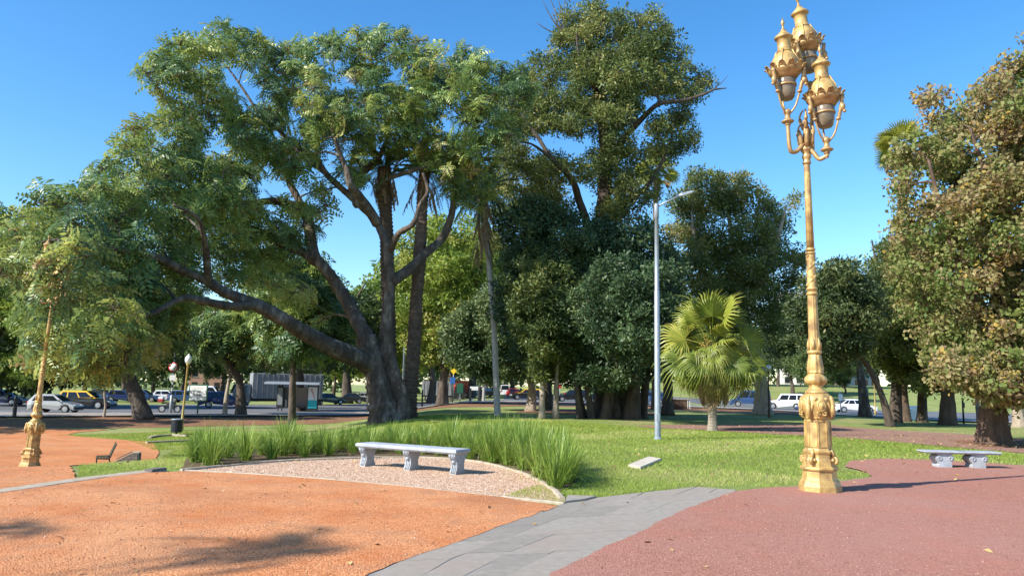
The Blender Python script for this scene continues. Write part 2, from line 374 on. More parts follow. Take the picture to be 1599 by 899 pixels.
for i in range(5):
    q = [Vector(p) for p in (low[i], low[i + 1], top[i + 1], top[i])]; c = sum(q, Vector((0, 0))) / 4
    q = [c + (p - c) * 0.985 for p in q]; h = 0.05 if i < 1 else 0.0225
    mb = MB(); mb.loft([[(p.x, p.y, -0.02) for p in q], [(p.x, p.y, h - .008) for p in q], [((p + (c - p) * .03).x, (p + (c - p) * .03).y, h) for p in q]])
    mb.obj('edge_slab', strip, M['slab_pale'])

def kerb_run(name, label, pix, w, h, seglen, mat, closed=False, zlift=0.0):
    root = tag(bpy.data.objects.new(name, None), label, kind='structure'); COL.objects.link(root)
    pts = [Vector(p) for p in pix]; rng = random.Random(len(pix) * 7)
    L = sum((pts[i + 1] - pts[i]).length for i in range(len(pts) - 1)); n = max(1, int(L / seglen))
    for k in range(n):
        a, b = along(pts, k / n), along(pts, (k + 1) / n); d = (b - a); g = 0.006; dn = d.normalized(); nr = Vector((-dn.y, dn.x))
        a2, b2 = a + dn * g, b - dn * g; hh = h + rng.uniform(-.006, .006)
        def ringat(p, ww, dz): 
            z = zf(p.x, p.y); return [(p + nr * ww).to_3d() + Vector((0, 0, z + dz)), (p - nr * ww).to_3d() + Vector((0, 0, z + dz))]
        rings = []
        for dz, ww in ((-0.08, w / 2), (hh - 0.012, w / 2), (hh, w / 2 - 0.012)):
            A, B = ringat(a2, ww, dz + zlift), ringat(b2, ww, dz + zlift); rings.append([A[0], B[0], B[1], A[1]])
        mb = MB(); mb.loft(rings); mb.obj('kerb_stone', root, mat)
    return root
kerb_run('front_kerb', 'thin pale kerb between orange grit and pink gravel', gx((882, 787.5), (780, 776.5), (640, 760.5), (500, 748.5), (380, 740.5), (290, 736)), 0.08, 0.035, 1.0, M['kerb'])
kerb_run('curved_kerb', 'pale curved kerb behind the long bench', gx((878, 781), (868, 769), (842, 751), (800, 734), (750, 722.5), (700, 716.5), (620, 714.5), (520, 717.5), (420, 722), (330, 731), (282, 736)), 0.09, 0.05, 0.9, M['kerb'])
kerb_run('flat_kerb', 'flush stone edging in front of the left grass wedge', gx((250, 735), (222, 738), (170, 744), (120, 751.5), (60, 760), (0, 769), (-80, 780)), 0.34, 0.036, 1.2, M['kerb'])
mb = MB(); a, b = [Vector(p) for p in gx((231, 738), (254, 735))]; c = (a + b) / 2
mb.bbox((0, 0, 0.03), ((b - a).length, 0.2, 0.08), 0.012)
o = mb.obj('kerb_end_block', None, noisy('dark_stone', [(0.3, (0.09, 0.08, 0.07)), (0.7, (0.17, 0.15, 0.13))], 8, 0.9, .3))
o.location = (c.x, c.y, zf(c.x, c.y)); o.rotation_euler.z = math.atan2((b - a).y, (b - a).x)
tag(o, 'small dark stone block at the left end of the thin kerb', 'block')
# second pair of old kerbs by the litter bin
for k, (nm, lb, px) in enumerate([('upper_kerb', 'low stone edge just behind the slatted bin', [(230, 681), (250, 677.5), (272, 677), (290, 679)]), ('lower_kerb', 'low dark stone edge running right from the grass wedge below the bin', [(228, 690), (262, 687), (300, 683), (330, 681)])]):
    w = [GD(u, d)[:2] for u, d in ([(233, 43.0), (250, 44.6), (272, 44.9), (292, 44.5)] if k == 0 else [(228, 39.6), (262, 40.6), (300, 41.6), (340, 42.0)])]
    kerb_run(nm, lb, w, 0.2, 0.12, 1.1, M['kerb'])

# flat memorial stone in the lawn
a, b, c_, d_ = [G(*p) for p in ((981, 729), (1013, 715.5), (1033, 719), (1000, 733))]
mb = MB(); q = [Vector(v[:2]) for v in (a, d_, c_, b)]; c = sum(q, Vector((0, 0))) / 4
mb.loft([[(p.x - c.x, p.y - c.y, -0.02) for p in q], [(p.x - c.x, p.y - c.y, .05) for p in q], [((p.x - c.x) * .97, (p.y - c.y) * .97, .06) for p in q]])
o = mb.obj('flat_stone', None, noisy('pale_stone', [(0.3, (0.42, 0.36, 0.28)), (0.7, (0.6, 0.54, 0.45))], 6, 0.9, .3), loc=(c.x, c.y, 0))
tag(o, 'flat pale stone plate lying in the lawn left of the silver pole', 'stone plate')
# planting bed
BED = gx((282, 735), (330, 730), (420, 721), (520, 716.5), (620, 713.5), (700, 715.5), (750, 721.5), (800, 733), (842, 750), (872, 768), (905, 752), (900, 725), (840, 703), (760, 692), (640, 688), (520, 692), (400, 700), (300, 712))
sheet('planting_bed', BED, 0.010, M['bed_soil'], 'soil of the planting bed behind the curved kerb', 0.5, 0.04, 11)
# ================================================================== vegetation
M['bark_dark'] = noisy('bark_dark', [(0.25, (0.035, 0.026, 0.020)), (0.55, (0.095, 0.073, 0.056)), (0.8, (0.18, 0.145, 0.115))], 3.0, 0.95, 1.0, 9, stretch=(1, 1, 0.35), dist=0.08)
M['bark_grey'] = noisy('bark_grey', [(0.25, (0.040, 0.030, 0.022)), (0.46, (0.085, 0.064, 0.048)), (0.58, (0.155, 0.125, 0.097)), (0.72, (0.36, 0.315, 0.26))], 2.0, 0.95, 1.0, 5, stretch=(1, 1, 0.45), dist=0.25)
M['bark_pale'] = noisy('bark_pale', [(0.25, (0.21, 0.165, 0.12)), (0.55, (0.36, 0.30, 0.235)), (0.8, (0.48, 0.42, 0.345))], 3.0, 0.95, 0.7, 10, stretch=(1, 1, 0.4), dist=0.05)
M['bark_brown'] = noisy('bark_brown', [(0.25, (0.045, 0.027, 0.018)), (0.55, (0.12, 0.075, 0.050)), (0.8, (0.22, 0.15, 0.105))], 4.0, 0.95, 1.0, 10, stretch=(1, 1, 0.18), dist=0.1)
M['leaf_feather'] = leafmat('leaf_feather', [(0.0, (0.060, 0.120, 0.052)), (0.30, (0.125, 0.215, 0.075)), (0.58, (0.245, 0.325, 0.080)), (0.88, (0.410, 0.450, 0.115)), (1.0, (0.38, 0.29, 0.15))], 0.36, 0.36)
M['leaf_dark'] = leafmat('leaf_dark', [(0.0, (0.030, 0.055, 0.020)), (0.5, (0.068, 0.105, 0.034)), (0.85, (0.125, 0.155, 0.048)), (1.0, (0.21, 0.19, 0.06))], 0.22, 0.5)
M['leaf_ficus'] = leafmat('leaf_ficus', [(0.0, (0.030, 0.060, 0.024)), (0.45, (0.066, 0.118, 0.046)), (0.8, (0.115, 0.172, 0.066)), (1.0, (0.19, 0.24, 0.09))], 0.22, 0.48)
M['leaf_olive'] = leafmat('leaf_olive', [(0.0, (0.058, 0.092, 0.026)), (0.45, (0.125, 0.168, 0.044)), (0.8, (0.235, 0.260, 0.070)), (1.0, (0.33, 0.29, 0.10))], 0.3, 0.5)
M['leaf_autumn'] = leafmat('leaf_autumn', [(0.0, (0.085, 0.140, 0.034)), (0.36, (0.170, 0.215, 0.052)), (0.60, (0.275, 0.265, 0.095)), (0.84, (0.360, 0.275, 0.140)), (0.97, (0.280, 0.180, 0.100)), (1.0, (0.46, 0.33, 0.08))], 0.36, 0.6)
M['leaf_bright'] = leafmat('leaf_bright', [(0.0, (0.10, 0.165, 0.025)), (0.5, (0.20, 0.285, 0.042)), (0.85, (0.33, 0.38, 0.07)), (1.0, (0.40, 0.38, 0.11))], 0.4)
M['leaf_far'] = leafmat('leaf_far', [(0.0, (0.042, 0.078, 0.025)), (0.5, (0.087, 0.133, 0.036)), (1.0, (0.161, 0.196, 0.056))], 0.25)

def leaf_quads(base, dirs, up, L, Wd, rng, fold=0.15, droop=0.0):
    """each leaf: 4 vertices, 2 triangles folded on the midrib"""
    n = len(base); side = np.cross(dirs, up); side /= np.linalg.norm(side, axis=1)[:, None] + 1e-9
    nrm = np.cross(side, dirs)
    L = np.broadcast_to(np.asarray(L), (n,))[:, None]; Wd = np.broadcast_to(np.asarray(Wd), (n,))[:, None]
    tip = base + dirs * L - np.array([0, 0, 1.0]) * droop * L
    mid = base + dirs * L * 0.5
    a = mid + side * Wd * 0.5 + nrm * Wd * fold; b = mid - side * Wd * 0.5 + nrm * Wd * fold
    V = np.stack([base, a, tip, b], 1).reshape(-1, 3)
    i = np.arange(n) * 4
    F = np.stack([np.stack([i, i + 1, i + 2], 1), np.stack([i, i + 2, i + 3], 1)], 1).reshape(-1, 3)
    return V, F
def unit(a): return a / (np.linalg.norm(a, axis=-1)[..., None] + 1e-9)
def tpl_feather(rng, fronds=6, pairs=5, L=0.64):
    bs, ds, us, ls = [], [], [], []
    for k in range(fronds):
        az = 2 * math.pi * (k + rng.uniform(-.3, .3)) / fronds; e0 = rng.uniform(0.0, 0.7); Lk = L * rng.uniform(.75, 1.2)
        for j in range(pairs):
            t = (j + 0.6) / pairs; r = Lk * t
            z = Lk * (math.sin(e0) * t - 0.55 * t * t)
            p = np.array([math.cos(az) * r, math.sin(az) * r, z])
            d = np.array([math.cos(az), math.sin(az), math.sin(e0) - 1.1 * t]); d /= np.linalg.norm(d)
            s = np.array([-math.sin(az), math.cos(az), 0])
            for sg in (-1, 1):
                q = d * 0.55 + s * sg * 0.9 + np.array([0, 0, -0.25]); bs.append(p); ds.append(q / np.linalg.norm(q)); us.append(np.array([0, 0, 1.0]) + s * sg * .3)
                ls.append(0.25 * (1 - 0.45 * abs(t - 0.45) * 2) * Lk / .62)
    return leaf_quads(np.array(bs), np.array(ds), np.array(us), np.array(ls), np.array(ls) * 0.46, rng)
def tpl_broad(rng, n=24, R0=0.34, L=0.17, w=0.5, hang=0.2):
    d = unit(rng.normal(size=(n, 3)) + np.array([0, 0, 0.35])); p = d * R0 * rng.uniform(0.15, 1.0, (n, 1)) * np.array([1, 1, .75])
    dd = unit(d + rng.normal(size=(n, 3)) * 0.6 + np.array([0, 0, -hang])); up = unit(rng.normal(size=(n, 3)) * 0.7 + d * .6 + np.array([0, 0, .5]))
    Ls = L * rng.uniform(.65, 1.25, n)
    return leaf_quads(p, dd, up, Ls, Ls * w, rng)
NPR = np.random.default_rng(11)
TPL = {
    'feather': [tpl_feather(NPR) for _ in range(5)],
    'broad': [tpl_broad(NPR) for _ in range(5)],
    'fine': [tpl_broad(NPR, 26, 0.42, 0.20, 0.42) for _ in range(5)],
    'plane': [tpl_broad(NPR, 26, 0.42, 0.165, 0.82, 0.55) for _ in range(5)],
    'far': [tpl_broad(NPR, 22, 0.85, 0.48, 0.6) for _ in range(5)],
}
def crown_mesh(name, blobs, kind, per, mat, seed, size=1.0, flat=0.75, tint_bias=0.0, skip_inner=0.5, upb=0.8):
    rng = np.random.default_rng(seed)
    C = np.array([b[0] for b in blobs]); Rr = np.array([b[1] for b in blobs]); nb = len(blobs)
    idx = np.repeat(np.arange(nb), np.maximum(3, np.round(per * (Rr / Rr.mean()) ** 2).astype(int)))
    d = unit(rng.normal(size=(len(idx), 3))); d[:, 2] = d[:, 2] * 0.85 + 0.18
    rad = rng.uniform(0.2, 1.12, (len(idx), 1)) ** 0.75
    pos = C[idx] + d * rad * Rr[idx][:, None] * np.array([1, 1, flat])
    keep = np.ones(len(idx), bool)
    if skip_inner:
        for i in range(nb):
            q = (pos - C[i]) / (Rr[i] * np.array([1, 1, flat])); inn = (np.einsum('ij,ij->i', q, q) < skip_inner ** 2) & (idx != i); keep &= ~inn
    pos, d, idx = pos[keep], d[keep], idx[keep]; n = len(pos)
    z = unit(d * 0.9 + np.array([0, 0, upb * .5]) + rng.normal(size=(n, 3)) * 0.42)
    t = rng.normal(size=(n, 3)); x = unit(np.cross(t, z)); y = np.cross(z, x)
    F3 = np.stack([x, y, z], 2) * (size * rng.uniform(.6, 1.4, n))[:, None, None]
    blob_t = rng.uniform(-.30, .30, nb)
    tint = np.clip(0.45 + tint_bias + blob_t[idx] + rng.normal(size=n) * 0.17, 0, 1)
    VV, FF, TT = [], [], []; off = 0; which = rng.integers(0, len(TPL[kind]), n)
    for k, (V, F) in enumerate(TPL[kind]):
        sel = np.where(which == k)[0]
        if not len(sel): continue
        W = np.einsum('nij,vj->nvi', F3[sel], V) + pos[sel][:, None, :]
        VV.append(W.reshape(-1, 3)); FF.append((F[None] + (np.arange(len(sel)) * len(V))[:, None, None] + off).reshape(-1, 3))
        tt = tint[sel][:, None] + rng.normal(size=(len(sel), len(V) // 4)) * 0.10
        TT.append(np.repeat(np.clip(tt, 0, 1), 4, axis=1).reshape(-1)); off += W.shape[0] * W.shape[1]
    return np_mesh(name, np.concatenate(VV), np.concatenate(FF), np.concatenate(TT), mat)
def np_mesh(name, V, F, T, *mats):
    me = bpy.data.meshes.new(name)
    me.vertices.add(len(V)); me.vertices.foreach_set('co', V.astype(np.float32).ravel())
    k = F.shape[1]; nf = len(F)
    me.loops.add(nf * k); me.loops.foreach_set('vertex_index', F.astype(np.int32).ravel())
    me.polygons.add(nf); me.polygons.foreach_set('loop_start', np.arange(0, nf * k, k, dtype=np.int32))
    try: me.polygons.foreach_set('loop_total', np.full(nf, k, dtype=np.int32))
    except Exception: pass
    me.update(calc_edges=True)
    if T is not None:
        at = me.attributes.new('tint', 'FLOAT', 'POINT'); at.data.foreach_set('value', T.astype(np.float32))
    for m in mats: me.materials.append(m)
    return me

def edge_dist(poly, x, y):
    best = 1e9; n = len(poly)
    for i in range(n):
        ax, ay = poly[i]; bx, by = poly[(i + 1) % n]; dx, dy = bx - ax, by - ay
        t = max(0, min(1, ((x - ax) * dx + (y - ay) * dy) / (dx * dx + dy * dy + 1e-9)))
        best = min(best, math.hypot(x - ax - t * dx, y - ay - t * dy))
    return best
def crown_blobs(poly, d0, D, r, n, seed, holes=(), shell=0.6):
    """leaf-clump centres filling a crown whose silhouette, seen at depth d0, is poly (photo pixels)"""
    rng = random.Random(seed); out = []; xs = [p[0] for p in poly]; ys = [p[1] for p in poly]; tries = 0
    while len(out) < n and tries < n * 60:
        tries += 1; u, v = rng.uniform(min(xs), max(xs)), rng.uniform(min(ys), max(ys))
        if not inside(poly, u, v): continue
        dd = d0(u, v) if callable(d0) else d0; s = F_PX / dd; rpx = r * s
        e = edge_dist(poly, u, v)
        if e < rpx * 0.3: continue
        if any(len(h) == 3 and math.hypot(u - h[0], v - h[1]) < h[2] + rpx * 0.75 for h in holes): continue
        T = min(D, 0.25 + 1.15 * (e / s) ** 0.75)
        o = rng.uniform(-1, 1); o = math.copysign(abs(o) ** shell, o) * T
        if any(len(h) == 4 and o < h[3] and math.hypot(u - h[0], v - h[1]) < h[2] + rpx * .3 for h in holes): continue
        c = P(u, v, dd + o); rr = r * rng.uniform(.75, 1.25)
        if e < rpx: rr *= max(.5, .35 + .6 * e / rpx)
        if c.z - rr * .7 < zf(c.x, c.y) + 1.2 and e > 1e9: continue
        if any((c - b[0]).length < 0.62 * (rr + b[1]) * (0.55 if tries > n * 12 else .8) for b in out): continue
        out.append((c, rr))
    return out
def limb(mb, pts, r0, r1, n=9, wob=0.10, seed=1, k=4, flare=0.0):
    if n >= 11: n, k = n + 8, 9
    rng = random.Random(seed); sp = spline([tuple(p) for p in pts], k); m = len(sp); rad = []
    for i in range(m):
        t = i / (m - 1); r = r0 + (r1 - r0) * t ** 0.85
        if flare: r *= 1 + flare * math.exp(-t * 9)
        rad.append(r * (1 + rng.uniform(-.07, .07)))
    mb.tube(sp, rad, n, wob, rng)
    return [(Vector(p), rad[i]) for i, p in enumerate(sp)]
def twigs(mb, blobs, skel, seed, r=0.085, sub=3, maxlen=1e9):
    """a branch from the skeleton to every leaf clump, then finer twigs inside the clump"""
    rng = random.Random(seed); pts = [(p, q) for p, q in skel]
    order = sorted(blobs, key=lambda b: min((b[0] - p).length for p, _ in skel))
    for c, rr in order:
        best = min(pts, key=lambda s: (s[0] - c).length + max(0, s[0].z - c.z) * 0.8)
        a, ra = best; L = (c - a).length
        if L > maxlen or L < 0.2: continue
        r0 = min(ra * 0.75, r * (0.6 + 0.12 * L)); mid = a.lerp(c, .5) + Vector((rng.uniform(-.1, .1), rng.uniform(-.1, .1), rng.uniform(-.02, .14))) * L
        sp = spline([tuple(a), tuple(mid), tuple(c)], 3); rad = [r0 + (0.022 - r0) * i / (len(sp) - 1) for i in range(len(sp))]
        mb.tube(sp, rad, 5, 0, None, False)
        pts.append((mid, rad[len(rad) // 2])); pts.append((c, 0.035))
        for _ in range(sub):
            d = Vector((rng.gauss(0, 1), rng.gauss(0, 1), rng.gauss(.2, .7))).normalized() * rr * rng.uniform(.6, 1.0); d.z *= .8
            m2 = c + d * .5 + Vector((rng.uniform(-.15, .15),) * 3)
            mb.tube([c, m2, c + d], [0.028, 0.018, 0.008], 4, 0, None, False)
def tree(name, label, base, limbs, blobs, kind, per, leaf, bark, seed, size=1.0, group=None, twig_r=0.07, sub=3, tint_bias=0.0, flat=0.75, skip=0.5, upb=0.8, crown='crown', extra=None):
    """limbs: list of (points, r0, r1, sides, flare) in world space"""
    root = thing(name, label, 'tree', base, 0, group); mb = MB(); mb.sm = True; skel = []
    for i, (pts, r0, r1, n, fl) in enumerate(limbs):
        skel += limb(mb, pts, r0, r1, n, 0.08, seed * 31 + i, 4, fl)
    top = [s for s in skel if s[0].z - base.z > 2.0] or skel
    if blobs: twigs(mb, blobs, top, seed, twig_r, sub)
    if extra: extra(mb)
    inv = Vector(base)
    mb.v = [(x - inv.x, y - inv.y, z - inv.z) for x, y, z in mb.v]
    tr = mb.obj('trunk', root, bark)
    if blobs:
        me = crown_mesh(crown, [(b[0] - inv, b[1]) for b in blobs], kind, per, leaf, seed, size, flat, tint_bias, skip, upb)
        tag(put(crown, me, root), kind='stuff')
    return root
def L3(pts, d): return [P(p[0], p[1], p[2] if len(p) > 2 else d) for p in pts]

# ---------------------------------------------------------------- A: the big spreading tree
dA = 40.0
baseA = GD(603, dA)
def pA(*pts): return L3(pts, dA)
trunkA = [baseA - Vector((0, 0, .3))] + pA((598, 630), (592, 600), (586, 570), (577, 545), (572, 525))
limbsA = [
    (trunkA, .72, 0.50, 16, 0.5),
    ([baseA + Vector((.75, .2, -.3))] + pA((628, 628), (616, 590), (604, 545), (603, 505), (609, 450), (606, 400), (590, 350), (560, 318), (535, 296), (508, 270), (492, 240)), 0.42, 0.13, 12, 0.2),
    (pA((580, 572), (553, 557, 39), (520, 542, 38), (480, 522, 37), (445, 500, 36), (415, 483, 35.5), (385, 470, 35), (350, 456, 34.5), (325, 440, 34), (290, 425, 33)), 0.52, 0.15, 13, 0),
    (pA((400, 476, 35.2), (360, 478, 34), (318, 470, 33), (285, 466, 32), (240, 488, 31), (205, 500, 30), (185, 530, 29.5)), 0.24, 0.06, 8, 0),
    (pA((290, 425, 33), (240, 400, 31), (190, 390, 29), (140, 380, 27), (100, 372, 25), (80, 395, 23)), 0.20, 0.04, 7, 0),
    (pA((325, 440, 34), (322, 400, 33), (318, 370, 32), (308, 340, 31), (270, 320, 30)), 0.20, 0.05, 7, 0),
    (pA((574, 530), (558, 500, 40.5), (535, 460, 41), (508, 420, 41), (480, 398, 41), (445, 382, 40.5), (410, 365, 40), (375, 350, 40), (330, 345, 39), (280, 350, 38)), 0.43, 0.10, 11, 0),
    (pA((492, 408, 41), (486, 375, 41.5), (480, 340, 42), (455, 320, 42), (420, 314, 41.5), (385, 318, 41), (350, 300, 41), (320, 270, 40.5)), 0.40, 0.10, 9, 0),
    (pA((480, 340, 42), (465, 310, 42), (450, 280, 42), (440, 245, 42), (425, 210, 42), (405, 180, 41)), 0.26, 0.06, 7, 0),
    (pA((590, 350), (565, 312, 39), (548, 290, 38), (540, 262, 38), (525, 225, 38), (515, 190, 38)), 0.30, 0.07, 8, 0),
    (pA((560, 318), (552, 290, 41), (572, 265, 42), (592, 246, 42), (605, 215, 42), (610, 180, 42), (630, 140, 42)), 0.30, 0.06, 8, 0),
    (pA((611, 440), (640, 420, 40.5), (665, 395, 41), (690, 372, 42), (705, 335, 42), (712, 290, 42), (732, 262, 42), (760, 248, 42), (790, 250, 42)), 0.34, 0.08, 9, 0),
    (pA((608, 395), (622, 365, 39), (645, 350, 38), (655, 322, 38), (668, 298, 38), (660, 270, 38)), 0.20, 0.06, 7, 0),
    (pA((590, 300, 42), (605, 280, 41), (640, 268, 40), (690, 250, 40), (730, 215, 40), (750, 170, 40)), 0.18, 0.05, 7, 0),
    (pA((508, 270), (470, 240, 40), (430, 200, 40), (380, 190, 39), (340, 160, 39)), 0.17, 0.05, 7, 0),
    (pA((405, 180, 41), (380, 140, 41), (350, 100, 41), (320, 80, 41)), 0.09, 0.03, 6, 0),
]
outA = [(-30, 430), (0, 345), (60, 305), (110, 275), (165, 248), (185, 205), (228, 182), (258, 176), (240, 150), (213, 112), (226, 84), (262, 62), (345, 30), (400, 48), (436, 72), (474, 54), (560, 42), (650, 42), (668, 70), (705, 62), (765, 90), (810, 100), (850, 130), (830, 180), (800, 235), (770, 285), (735, 330), (700, 300), (655, 262), (600, 262), (575, 300), (520, 330), (490, 385), (440, 400), (430, 450), (350, 448), (290, 500), (250, 570), (170, 590), (120, 600), (60, 575), (30, 545), (55, 470)]
holesA = [(556, 385, 42), (580, 335, 26), (600, 282, 22), (660, 296, 14), (508, 262, 9), (425, 292, 12), (340, 228, 8), (520, 120, 4), (395, 150, 8), (455, 190, 7), (700, 190, 6), (365, 120, 7), (470, 300, 8), (610, 120, 5),
    (460, 510, 14, 3), (400, 475, 12, 3), (350, 455, 10, 3), (520, 545, 16, 3), (545, 480, 16, 3), (500, 410, 16, 3), (470, 350, 12, 2), (430, 318, 12, 2), (540, 300, 16, 2), (590, 370, 20, 3), (650, 340, 14, 3), (700, 320, 10, 2), (560, 260, 10, 2), (610, 200, 8, 2), (520, 230, 8, 1), (380, 250, 7, 1), (300, 180, 6, 1), (680, 170, 7, 1), (450, 150, 6, 1), (560, 140, 6, 1)]
def depthA(u, v): return 40.5 if u > 420 else 40.5 - (420 - u) * 0.037
blA = crown_blobs(outA, depthA, 9.5, .86, 640, 3, holesA)
blA += crown_blobs([(630, 250), (770, 235), (790, 290), (745, 335), (690, 305)], 42, 3, .8, 22, 7, [(660, 296, 14)])
blA += crown_blobs([(30, 470), (120, 450), (230, 480), (235, 560), (170, 602), (80, 598), (35, 560)], 27, 3.0, .85, 34, 16)
blA += crown_blobs([(360, 350), (430, 330), (500, 330), (520, 420), (540, 500), (480, 520), (430, 480), (370, 450)], 43, 3.0, 1.0, 16, 5, [(556, 385, 30)])
blA += crown_blobs([(60, 400), (200, 390), (330, 400), (330, 450), (260, 540), (150, 600), (70, 590)], lambda u, v: 29 + u * .02, 4.0, 1.0, 40, 6)
blA += [(P(88, 402, 22), .62), (P(72, 440, 22), .5), (P(100, 455, 22.2), .5), (P(60, 470, 22.4), .45), (P(85, 480, 22.3), .35), (P(95, 425, 22), .5), (P(105, 385, 21), .6), (P(60, 395, 21.5), .5), (P(130, 400, 22), .7), (P(160, 440, 23), .8), (P(120, 350, 22.5), .9), (P(150, 520, 24), .9), (P(110, 545, 24), .7), (P(190, 480, 24.5), .9)]
treeA = tree('feather_leaved_tree', 'huge spreading tree with feathery leaves, three forked limbs and one long limb reaching left', baseA, limbsA, blA, 'feather', 5.8, M['leaf_feather'], M['bark_grey'], 4, .86, twig_r=0.11, sub=4, flat=0.6, upb=.9)

# ---------------------------------------------------------------- B: tall dark evergreen in the middle
dB = 49.0; baseB = GD(948, dB)
outB = [(785, 120), (830, 95), (862, 62), (872, 30), (900, 0), (935, -14), (950, 20), (985, 8), (1015, 6), (1050, 40), (1072, 82), (1100, 108), (1120, 120), (1112, 145), (1086, 165), (1088, 205), (1104, 235), (1070, 255), (1046, 262), (1030, 310), (1000, 360), (900, 370), (800, 330), (765, 260), (760, 170)]
limbsB = [
    ([baseB] + L3([(950, 600), (946, 520), (942, 440), (940, 370), (944, 300), (945, 230), (938, 170), (930, 110), (915, 60)], dB), 0.95, 0.12, 12, 0.3),
    (L3([(940, 400), (922, 360, 48), (905, 315, 47), (893, 280, 46), (862, 248, 45), (840, 215, 45), (815, 180, 45)], dB), 0.34, 0.08, 8, 0),
    (L3([(945, 260), (965, 228, 48), (1000, 188, 47), (1030, 162, 46), (1065, 158, 46), (1098, 148, 46), (1116, 140, 46), (1134, 138, 46)], dB), 0.26, 0.03, 8, 0),
    (L3([(1112, 141, 46), (1128, 128, 46), (1136, 118, 46)], dB), 0.03, 0.012, 5, 0),
    (L3([(942, 330), (985, 310, 48), (1015, 285, 47), (1040, 240, 47), (1050, 210, 47)], dB), 0.26, 0.05, 7, 0),
    (L3([(938, 180), (925, 130, 47), (905, 90, 46), (900, 50, 46)], dB), 0.18, 0.05, 6, 0),
    (L3([(945, 235), (975, 160, 50), (985, 100, 50), (1005, 60, 50)], dB), 0.2, 0.05, 6, 0),
    (L3([(862, 248, 45), (830, 225, 44), (800, 222, 44)], dB), 0.12, 0.03, 6, 0),
]
blB = crown_blobs(outB, dB - 1, 7.5, 1.0, 250, 8, [(1000, 215, 10), (900, 235, 8), (870, 225, 9), (1010, 165, 8), (838, 235, 7), (905, 310, 8), (935, 300, 26, 2.5), (885, 290, 18, 2.5), (1000, 190, 14, 2), (1040, 170, 10, 2), (945, 220, 16, 2), (915, 350, 16, 2.5), (940, 370, 18, 2.5), (860, 245, 12, 1), (935, 150, 9, 1)])
blB += crown_blobs([(735, 300), (770, 245), (850, 250), (890, 320), (870, 420), (790, 430), (740, 370)], 54, 3, 1.1, 34, 18, [(840, 330, 7)])
def bare_top(mb):
    rng = random.Random(4)
    for (u, v) in ((862, 18), (848, 2), (872, -4), (884, -8), (838, 36), (855, -14)):
        a = P(885, 60, dB - 1); mb.tube(spline([tuple(a), tuple(P((885 + u) / 2 + rng.uniform(-5, 5), (60 + v) / 2, dB - 1)), tuple(P(u, v, dB - 1))], 3), [.06, .055, .05, .04, .03, .02, .012], 5)
treeB = tree('evergreen_tree', 'tall dark evergreen rising above the rest with bare twigs at its top and right', baseB, limbsB, blB, 'fine', 21, M['leaf_olive'], M['bark_dark'], 9, 0.95, twig_r=0.08, flat=0.7, tint_bias=0.06, extra=bare_top)

# ---------------------------------------------------------------- C: dense multi-stemmed fig
dC = 45.0; baseC = GD(962, dC)
outC = [(775, 340), (830, 305), (900, 335), (960, 345), (1030, 350), (1070, 420), (1062, 520), (1040, 575), (1010, 590), (960, 618), (905, 605), (850, 598), (800, 560), (765, 480), (790, 420)]
limbsC = []
for k, (u, w, t, d) in enumerate([(958, .50, 950, 45), (985, .42, 1000, 44.5), (940, .36, 925, 46), (1002, .30, 1025, 46), (925, .20, 905, 44.3), (970, .46, 970, 46.5), (912, .17, 900, 45), (906, .16, 893, 44), (945, .3, 955, 44.2)]):
    b = GD(u, d); limbsC.append(([b - Vector((0, 0, .2)), P((u + t) / 2 + (k % 3 - 1) * 4, 590, d), P(t, 500, d), P(t + (t - u) * .6, 420, d)], w, w * .35, 9, 0.5))
blC = crown_blobs(outC, dC, 8.5, 1.1, 190, 21, [])
blC += crown_blobs([(855, 545), (960, 540), (1010, 580), (985, 612), (940, 622), (900, 600)], dC - 3, 2.0, .55, 12, 22)
blC += crown_blobs([(905, 440), (960, 400), (1045, 410), (1065, 480), (1050, 560), (980, 580), (915, 540)], 38.5, 3.2, .95, 42, 24)
treeC = tree('fig_tree', 'broad dense dark fig tree on a cluster of stems in the middle of the park', baseC, limbsC, blC, 'broad', 34, M['leaf_ficus'], M['bark_dark'], 12, 1.1, flat=0.8, tint_bias=-.13)
# ---- two slim trees in front of it
for k, (u, v, d, tw, outl, lb) in enumerate([
    (846, 648, 42.5, .15, [(790, 440), (820, 380), (860, 400), (880, 470), (868, 560), (838, 604), (822, 560), (795, 520)], 'slim pale trunked tree, left one of two before the fig tree'),
    (868, 646, 43.5, .17, [(845, 420), (880, 370), (925, 400), (930, 490), (900, 540), (892, 585), (870, 606), (862, 540)], 'slim pale trunked tree, right one of two before the fig tree')]):
    b = GD(u, d); lim = [([b, P(u + 1, 600, d), P(u - 1 + 4 * k, 560, d), P(u + 5, 500, d), P(u + 3, 440, d)], tw, .05, 8, .3)]
    bl = crown_blobs(outl, d, 2.2, .72, 44, 40 + k)
    tree('slim_tree', lb, b, lim, bl, 'broad', 26, M['leaf_olive'], M['bark_pale'], 50 + k, 1.0, group='two slim trees', tint_bias=-.12)

